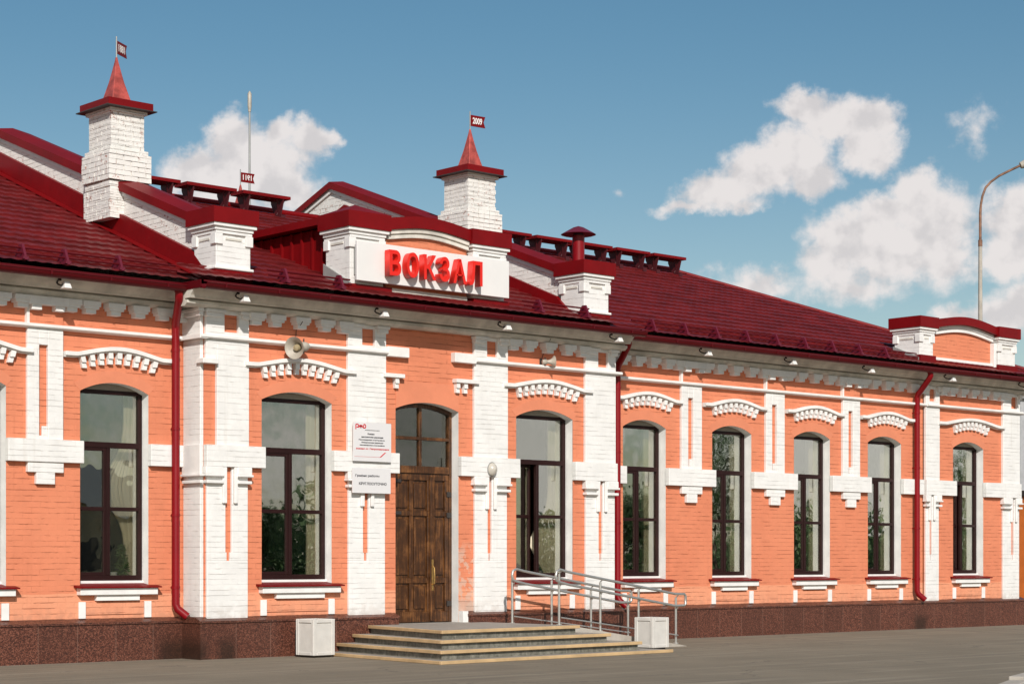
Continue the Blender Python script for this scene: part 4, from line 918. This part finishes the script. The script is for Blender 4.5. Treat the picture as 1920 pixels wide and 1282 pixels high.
# ------------------------------------------------------------------ steps, ramp, rails, bins
st = thing('entrance_steps', 'four broad grey steps with tan nosings before the brown door', 'steps', (0, 1.5, 0))
for k in range(4):
    zt = .42-.125*k; zb = zt-.125 if k < 3 else 0
    L0 = (-1.19-.30*k, .61); Lc = (-1.80-.235*k, 3.05+.27*k); Rc = (1.15+.40*k, 2.75+.27*k); R0 = (1.15+.36*k, .61)
    poly = [L0, Lc, Rc, R0]
    pb = [(L0[0]+.03, L0[1]), (Lc[0]+.03, Lc[1]-.03), (Rc[0]-.03, Rc[1]-.03), (R0[0]-.03, R0[1])]
    m_ = MB((0, 1.5, 0)); m_.prism(pb, 'z', zb+(.001 if k < 3 else 0), zt-.035); o = part('step', m_, M['riser'], st)
    m_ = MB((0, 1.5, 0)); m_.prism(poly, 'z', zt-.034, zt); part('tread', m_, M['tread'], o)
    m_ = MB((0, 1.5, 0))
    def nose(p_, q_2, nx, ny):
        m_.prism([(p_[0], p_[1]), (q_2[0], q_2[1]), (q_2[0]+nx, q_2[1]+ny), (p_[0]+nx, p_[1]+ny)], 'z', zt-.045, zt+.004)
    nose(L0, Lc, -.022, .0); nose((Lc[0]-.022, Lc[1]), (Rc[0]+.02, Rc[1]), 0, .024); part('nosing', m_, M['nosing'], o, .006)
m_ = MB((0, 1.5, 0)); m_.box(-.60, .82, .0, .62, .25, .425); part('threshold', m_, M['tread'], st)

rp = MB(); rp.prism([(1.22, .0), (1.22, .40), (1.45, .40), (4.12, .005), (4.12, 0)], 'w', .95, 2.25)
tag(link('access_ramp', rp.mesh('access_ramp', M['concrete'])), 'low sloping grey ramp between the handrails right of the steps', 'ramp')
def rail(label, w, posts, loop0, end):
    r = thing('handrail', label, 'handrail', (posts[0], w, 0), 'ramp handrails'); zr = lambda u: 1.285-.152*(u-1.15)
    o3 = (posts[0], w, 0)
    m_ = MB(o3)
    x0 = loop0; pts = [(x0+.25, w, zr(x0+.25)), (x0+.07, w, zr(x0)), (x0+.0, w, zr(x0)-.03), (x0-.02, w, zr(x0)-.10), (x0+.0, w, zr(x0)-.17), (x0+.07, w, zr(x0)-.195), (x0+.25, w, zr(x0+.25)-.195)]
    e = end; tail = [(e-.25, w, zr(e-.25)-.195), (e-.1, w, zr(e)-.18), (e+.12, w, zr(e)-.175), (e+.15, w, zr(e)-.15), (e+.15, w, zr(e)-.02), (e+.12, w, zr(e)+.01), (e-.1, w, zr(e)+.015), (e-.25, w, zr(e-.25))]
    m_.tube(pts+tail+[pts[0]], .021, 10, cap=False); part('rail', m_, M['steel'], r)
    m_ = MB(o3); rz_ = lambda u: max(.42-.137*(u-1.4), 0) if u > 1.4 else .42
    m_.tube([(posts[0], w, rz_(posts[0])+.10), (posts[-1], w, rz_(posts[-1])+.12)], .010, 8); part('kick_bar', m_, M['steel'], r)
    for u in posts:
        m_ = MB(o3); m_.tube([(u, w-.05, max(rz_(u)-.02, 0)), (u, w-.05, zr(u)-.05)], .020, 12); m_.tube([(u, w-.05, zr(u)-.07), (u, w-.04, zr(u)-.04), (u, w, zr(u)-.015)], .009, 6); m_.tube([(u, w-.05, zr(u)-.26), (u, w, zr(u)-.21)], .009, 6); m_.tube([(u, w-.05, max(rz_(u)-.02, 0)), (u, w-.05, max(rz_(u)-.02, 0)+.02)], .045, 12)
        part('post', m_, M['steel'], r)
rail('nearer steel double handrail of the ramp, ending behind the right bin', 2.12, [1.40, 2.30, 3.17, 4.05], 1.30, 4.08)
rail('farther steel double handrail of the ramp, close to the wall', 1.15, [1.30, 2.16, 3.05, 3.92], 1.27, 3.80)

def litter_bin(label, u, w, s, h, rot=0):
    r = thing('litter_bin', label, 'bin', (u, w, 0), 'square white litter bins'); r.rotation_euler = (0, 0, rot)
    m_ = MB(); m_.box(-s, s, -s, s, .035, h-.02); part('body', m_, M['binwhite'], r, .01)
    m_ = MB(); t_ = .05; e = .014
    for sg_ in (-1, 1):
        for (a_0, b_0) in ((-s, -s+t_), (s-t_, s)):
            m_.box(a_0 if a_0 > 0 else a_0-e, b_0+e if a_0 > 0 else b_0, sg_*s if sg_ > 0 else -s-e, sg_*s+e if sg_ > 0 else -s, .03, h)
            m_.box(sg_*s if sg_ > 0 else -s-e, sg_*s+e if sg_ > 0 else -s, a_0, b_0, .03, h)
        for (z0, z1) in ((.03, .03+t_), (h-t_*1.1, h)):
            m_.box(-s+t_, s-t_, sg_*s if sg_ > 0 else -s-e, sg_*s+e if sg_ > 0 else -s, z0, z1); m_.box(sg_*s if sg_ > 0 else -s-e, sg_*s+e if sg_ > 0 else -s, -s+t_, s-t_, z0, z1)
    part('trim', m_, M['binwhite'], r, .006)
    m_ = MB(); m_.box(-s+.03, s-.03, -s+.03, s-.03, 0, .035); part('base', m_, M['iron'], r)  # dark block drawn in place of the shaded gap under the body
    m_ = MB(); m_.box(-s+.03, s-.03, -s+.03, s-.03, h-.02, h-.012); part('liner', m_, M['iron'], r)
litter_bin('square white panelled litter bin left of the entrance steps', -2.50, 1.02, .188, .555, rad(4))
litter_bin('square white panelled litter bin in front of the ramp rails right of the steps', 2.90, 2.62, .180, .505, rad(3))

# plant on the sill inside the left window
r = thing('potted_plant', 'bushy green houseplant in a white pot inside the left window', 'plant', (-4.92, -.36, 1.12))
m_ = MB(); m_.lathe([(.001, 0), (.05, 0), (.065, .12), (.06, .12), (.001, .11)], (-.12, 0, 0), (0, 0, 1), 14); part('pot', m_, M['plate'], r)
m_ = MB()
for k in range(260):
    a0 = random.uniform(0, 6.28); rr = random.uniform(0, .17); hz = random.uniform(.02, .5); rr *= max(.25, 1-hz*1.5); c = Vector((rr*math.cos(a0)+.02, rr*math.sin(a0)*.6, hz)); d1 = Vector((random.uniform(-1, 1), random.uniform(-1, 1), random.uniform(-.4, 1))).normalized()*.05; d2 = d1.orthogonal().normalized()*.014
    i = [m_.P(*p_) for p_ in (c-d1, c+d2, c+d1, c-d2)]; m_.f.append(i)
part('foliage', m_, M['leaf'], r)

# ------------------------------------------------------------------ surroundings
def along(px, dist): # point on the ground seen dist metres away in a given direction
    t = (px-960)/3650; return (-19.446+dist*(.6727+.74*t), 23.916-dist*(.74-.6727*t))
lu, lw = along(1838, 55)
r = thing('street_lamp', 'tall grey street lamp with rusty curved arm behind the station', 'street lamp', (lu, lw, 0))
s_ = 55/3650
def lz(y): return 1.42+(1048-y)*s_
m_ = MB(); m_.tube([(0, 0, 0), (0, 0, lz(600)), (0, 0, lz(456))], [.085, .062, .052], 14); part('pole', m_, M['concrete'], r)
ru, rw = .74, -(-.6727)*-1
dR = Vector((.74, .6727, 0))               # rightward direction in (u, w)
arm = [(0, 462), (0, 400), (1, 385), (4, 368), (10, 352), (20, 341), (35, 330), (55, 320), (74, 311)]
m_ = MB(); m_.tube([tuple(dR*(x*s_)+Vector((0, 0, lz(y)))) for x, y in arm], [.040]*2+[.034]*7, 10)
M['rust'] = mat('rusty_pipe', (.20, .10, .06), .7, var=.5, vscale=4); part('arm', m_, M['rust'], r)
m_ = MB(); m_.tube([(0, 0, lz(462)), (0, 0, lz(450))], .06, 12); part('collar', m_, M['rust'], r)
h0 = dR*(74*s_)+Vector((0, 0, lz(311)))
m_ = MB(); m_.lathe([(.001, 0), (.09, .02), (.11, .12), (.17, .3), (.18, .6), (.12, .8), (.001, .84)], h0, tuple(dR+Vector((0, 0, .35))), 14); part('lamp_head', m_, M['horn'], r)

au, aw = along(468, 44)
r = thing('antenna_mast', 'thin pale antenna mast rising behind the roof against the cloud', 'mast', (au, aw, 0)); s_ = 44/3650
m_ = MB(); m_.tube([(0, 0, 0), (0, 0, 1.42+(1048-208)*s_)], [.05, .022], 8); part('pole', m_, M['greymetal'], r)
m_ = MB(); m_.tube([(0, 0, 1.42+(1048-210)*s_), (0, 0, 1.42+(1048-200)*s_), (0, 0, 1.42+(1048-176)*s_), (0, 0, 1.42+(1048-171)*s_)], [.03, .045, .045, .01], 10); part('aerial', m_, M['horn'], r)

def tree(label, u, w, h, rc, group=None, seed=0, name='tree', n=9000, cat='tree', crown0=.32):
    rnd = random.Random(seed); r = thing(name, label, cat, (u, w, 0), group)
    m_ = MB(); m_.tube([(0, 0, 0), (.05, 0, h*.3), (0, .05, h*.6), (.05, 0, h*.85)], [h*.028, h*.02, h*.012, h*.004], 8)
    for k in range(7):
        a0 = rnd.uniform(0, 6.28); z0 = h*rnd.uniform(.3, .65); m_.tube([(0, 0, z0), (rc*.4*math.cos(a0), rc*.4*math.sin(a0), z0+h*.12), (rc*.75*math.cos(a0), rc*.75*math.sin(a0), z0+h*.2)], [h*.009, h*.006, h*.002], 6)
    part('trunk', m_, M['bark'], r)
    cl = [(rnd.uniform(0, 6.28), rnd.uniform(.1, .75)*rc, rnd.uniform(crown0+.1, .9)*h, rnd.uniform(.25, .5)*rc) for _ in range(16)]+[(0, 0, h*.7, rc*.6)]
    m_ = MB()
    for k in range(n):
        a0, rr, z0, cr = rnd.choice(cl); c = Vector((rr*math.cos(a0), rr*math.sin(a0), z0)); v = Vector((rnd.gauss(0, 1), rnd.gauss(0, 1), rnd.gauss(0, .8))).normalized()*cr*rnd.uniform(.5, 1.05); c += v
        d1 = Vector((rnd.uniform(-1, 1), rnd.uniform(-1, 1), rnd.uniform(-1, 1))).normalized()*rnd.uniform(.05, .10); d2 = d1.orthogonal().normalized()*.04
        i = [m_.P(*p_) for p_ in (c-d1, c+d2, c+d1, c-d2)]; m_.f.append(i)
    part('crown', m_, M['leaf'], r)
# across the square: what the window panes reflect
tr_w = ['nearest', 'second', 'third', 'fourth', 'fifth', 'sixth', 'seventh']
for i, (u, w, h, rc) in enumerate(((37, 31, 4.3, 2.2), (44.5, 33, 8.0, 2.8), (51, 36, 4.2, 2.2), (66, 34, 8.5, 3.0), (27, 44, 3.8, 2.0))):
    tree('%s leafy tree across the square, mirrored in the panes' % tr_w[i], u, w, h, rc, 'trees across the square', i+3)
hs = thing('house', 'low beige house across the square, mirrored in the left windows', 'house', (18, 46, 0))
m_ = MB(); m_.box(-8, 8, 0, 8, 0, 3.4); part('wall', m_, M['house'], hs)
m_ = MB(); m_.prism([(-.5, 3.4), (8.5, 3.4), (4, 5.2)], 'u', -8.4, 8.4); part('roof', m_, M['greymetal'], hs)
for k in range(5): m_ = MB(); m_.box(-6.6+k*3, -5.4+k*3, -.04, .02, 1.1, 2.5); part('window', m_, M['darkglass'], hs)

# a far belt of trees, added unseen to darken what the lower panes reflect
rnd = random.Random(5); m_ = MB()
for k in range(15000):
    u = rnd.uniform(-5, 150); w = 62+rnd.uniform(-4, 4)+3*math.sin(u*.13); top = 3.6+1.2*math.sin(u*.31)+.8*math.sin(u*.83+1)+.6*math.sin(u*1.7); c = Vector((u, w, rnd.uniform(.1, top)))
    d1 = Vector((rnd.uniform(-1, 1), rnd.uniform(-1, 1), rnd.uniform(-1, 1))).normalized()*rnd.uniform(.3, .6); d2 = d1.orthogonal().normalized()*.28
    m_.f.append([m_.P(*p_) for p_ in (c-d1, c+d2, c+d1, c-d2)])
tag(link('mirrored_tree_belt', m_.mesh('mirrored_tree_belt', M['leaf'])), 'added dense belt of far trees, unseen, darkening the reflections in the lower panes', 'tree belt', kind='stuff')
# slivers visible past the right corner of the station
bu, bw = along(1935, 95)
bg_ = thing('apartment_block', 'grey apartment block far beyond the right end of the station', 'building', (bu, bw, 0))
M['greywall'] = mat('grey_panel_wall', (.40, .40, .41), .8, var=.1)
m_ = MB(); m_.box(-1.0, 16, -8, 0, 0, 9.2); part('wall', m_, M['greywall'], bg_)
m_ = MB(); m_.box(-1.2, 16.2, -8.2, .2, 9.2, 9.45); part('roof', m_, M['greymetal'], bg_)
for z in (1.2, 4.0, 6.6):
    for k in range(5):
        m_ = MB(); m_.box(-.5+k*3.2, .9+k*3.2, .0, .05, z, z+1.5); o = part('window', m_, M['darkglass'], bg_)
        m_ = MB(); m_.box(-1.05, -1.0, -1.6-k*1.5, -.7-k*1.5, z, z+1.5); part('window', m_, M['darkglass'], bg_)
bu, bw = along(1926, 62)
tree('dark leafy bush beyond the right corner of the station', bu, bw, 3.6, 1.5, None, 31, 'bush', 2600, 'bush', .1)
bu, bw = along(1931, 52)
kb = thing('kiosk', 'orange metal kiosk beyond the right corner of the station', 'kiosk', (bu, bw, 0))
M['kiosk'] = mat('orange_metal', (.62, .16, .03), .5, var=.1)
m_ = MB(); m_.box(-.22, 2.2, -1.6, 0, 0, 3.1); part('body', m_, M['kiosk'], kb, .02)
m_ = MB(); m_.box(-.3, 2.4, -1.8, .2, 3.1, 3.25); part('roof', m_, M['iron'], kb)
m_ = MB(); m_.box(.25, 1.7, 0, .02, 1.1, 2.2); part('window', m_, M['darkglass'], kb)

# kerbed planter edge in the lower right corner
k_ = MB(); k_.prism([(-.36, 11.32), (4.0, 9.6), (4.1, 9.8), (-.26, 11.52)], 'z', 0, .09); k_.prism([(-.36, 11.32), (-.26, 11.52), (-2.6, 12.6), (-2.7, 12.4)], 'z', 0, .05)
tag(link('kerb', k_.mesh('kerb', M['concrete'], .01)), 'pale concrete kerb in the near right corner of the forecourt', None, kind='structure')
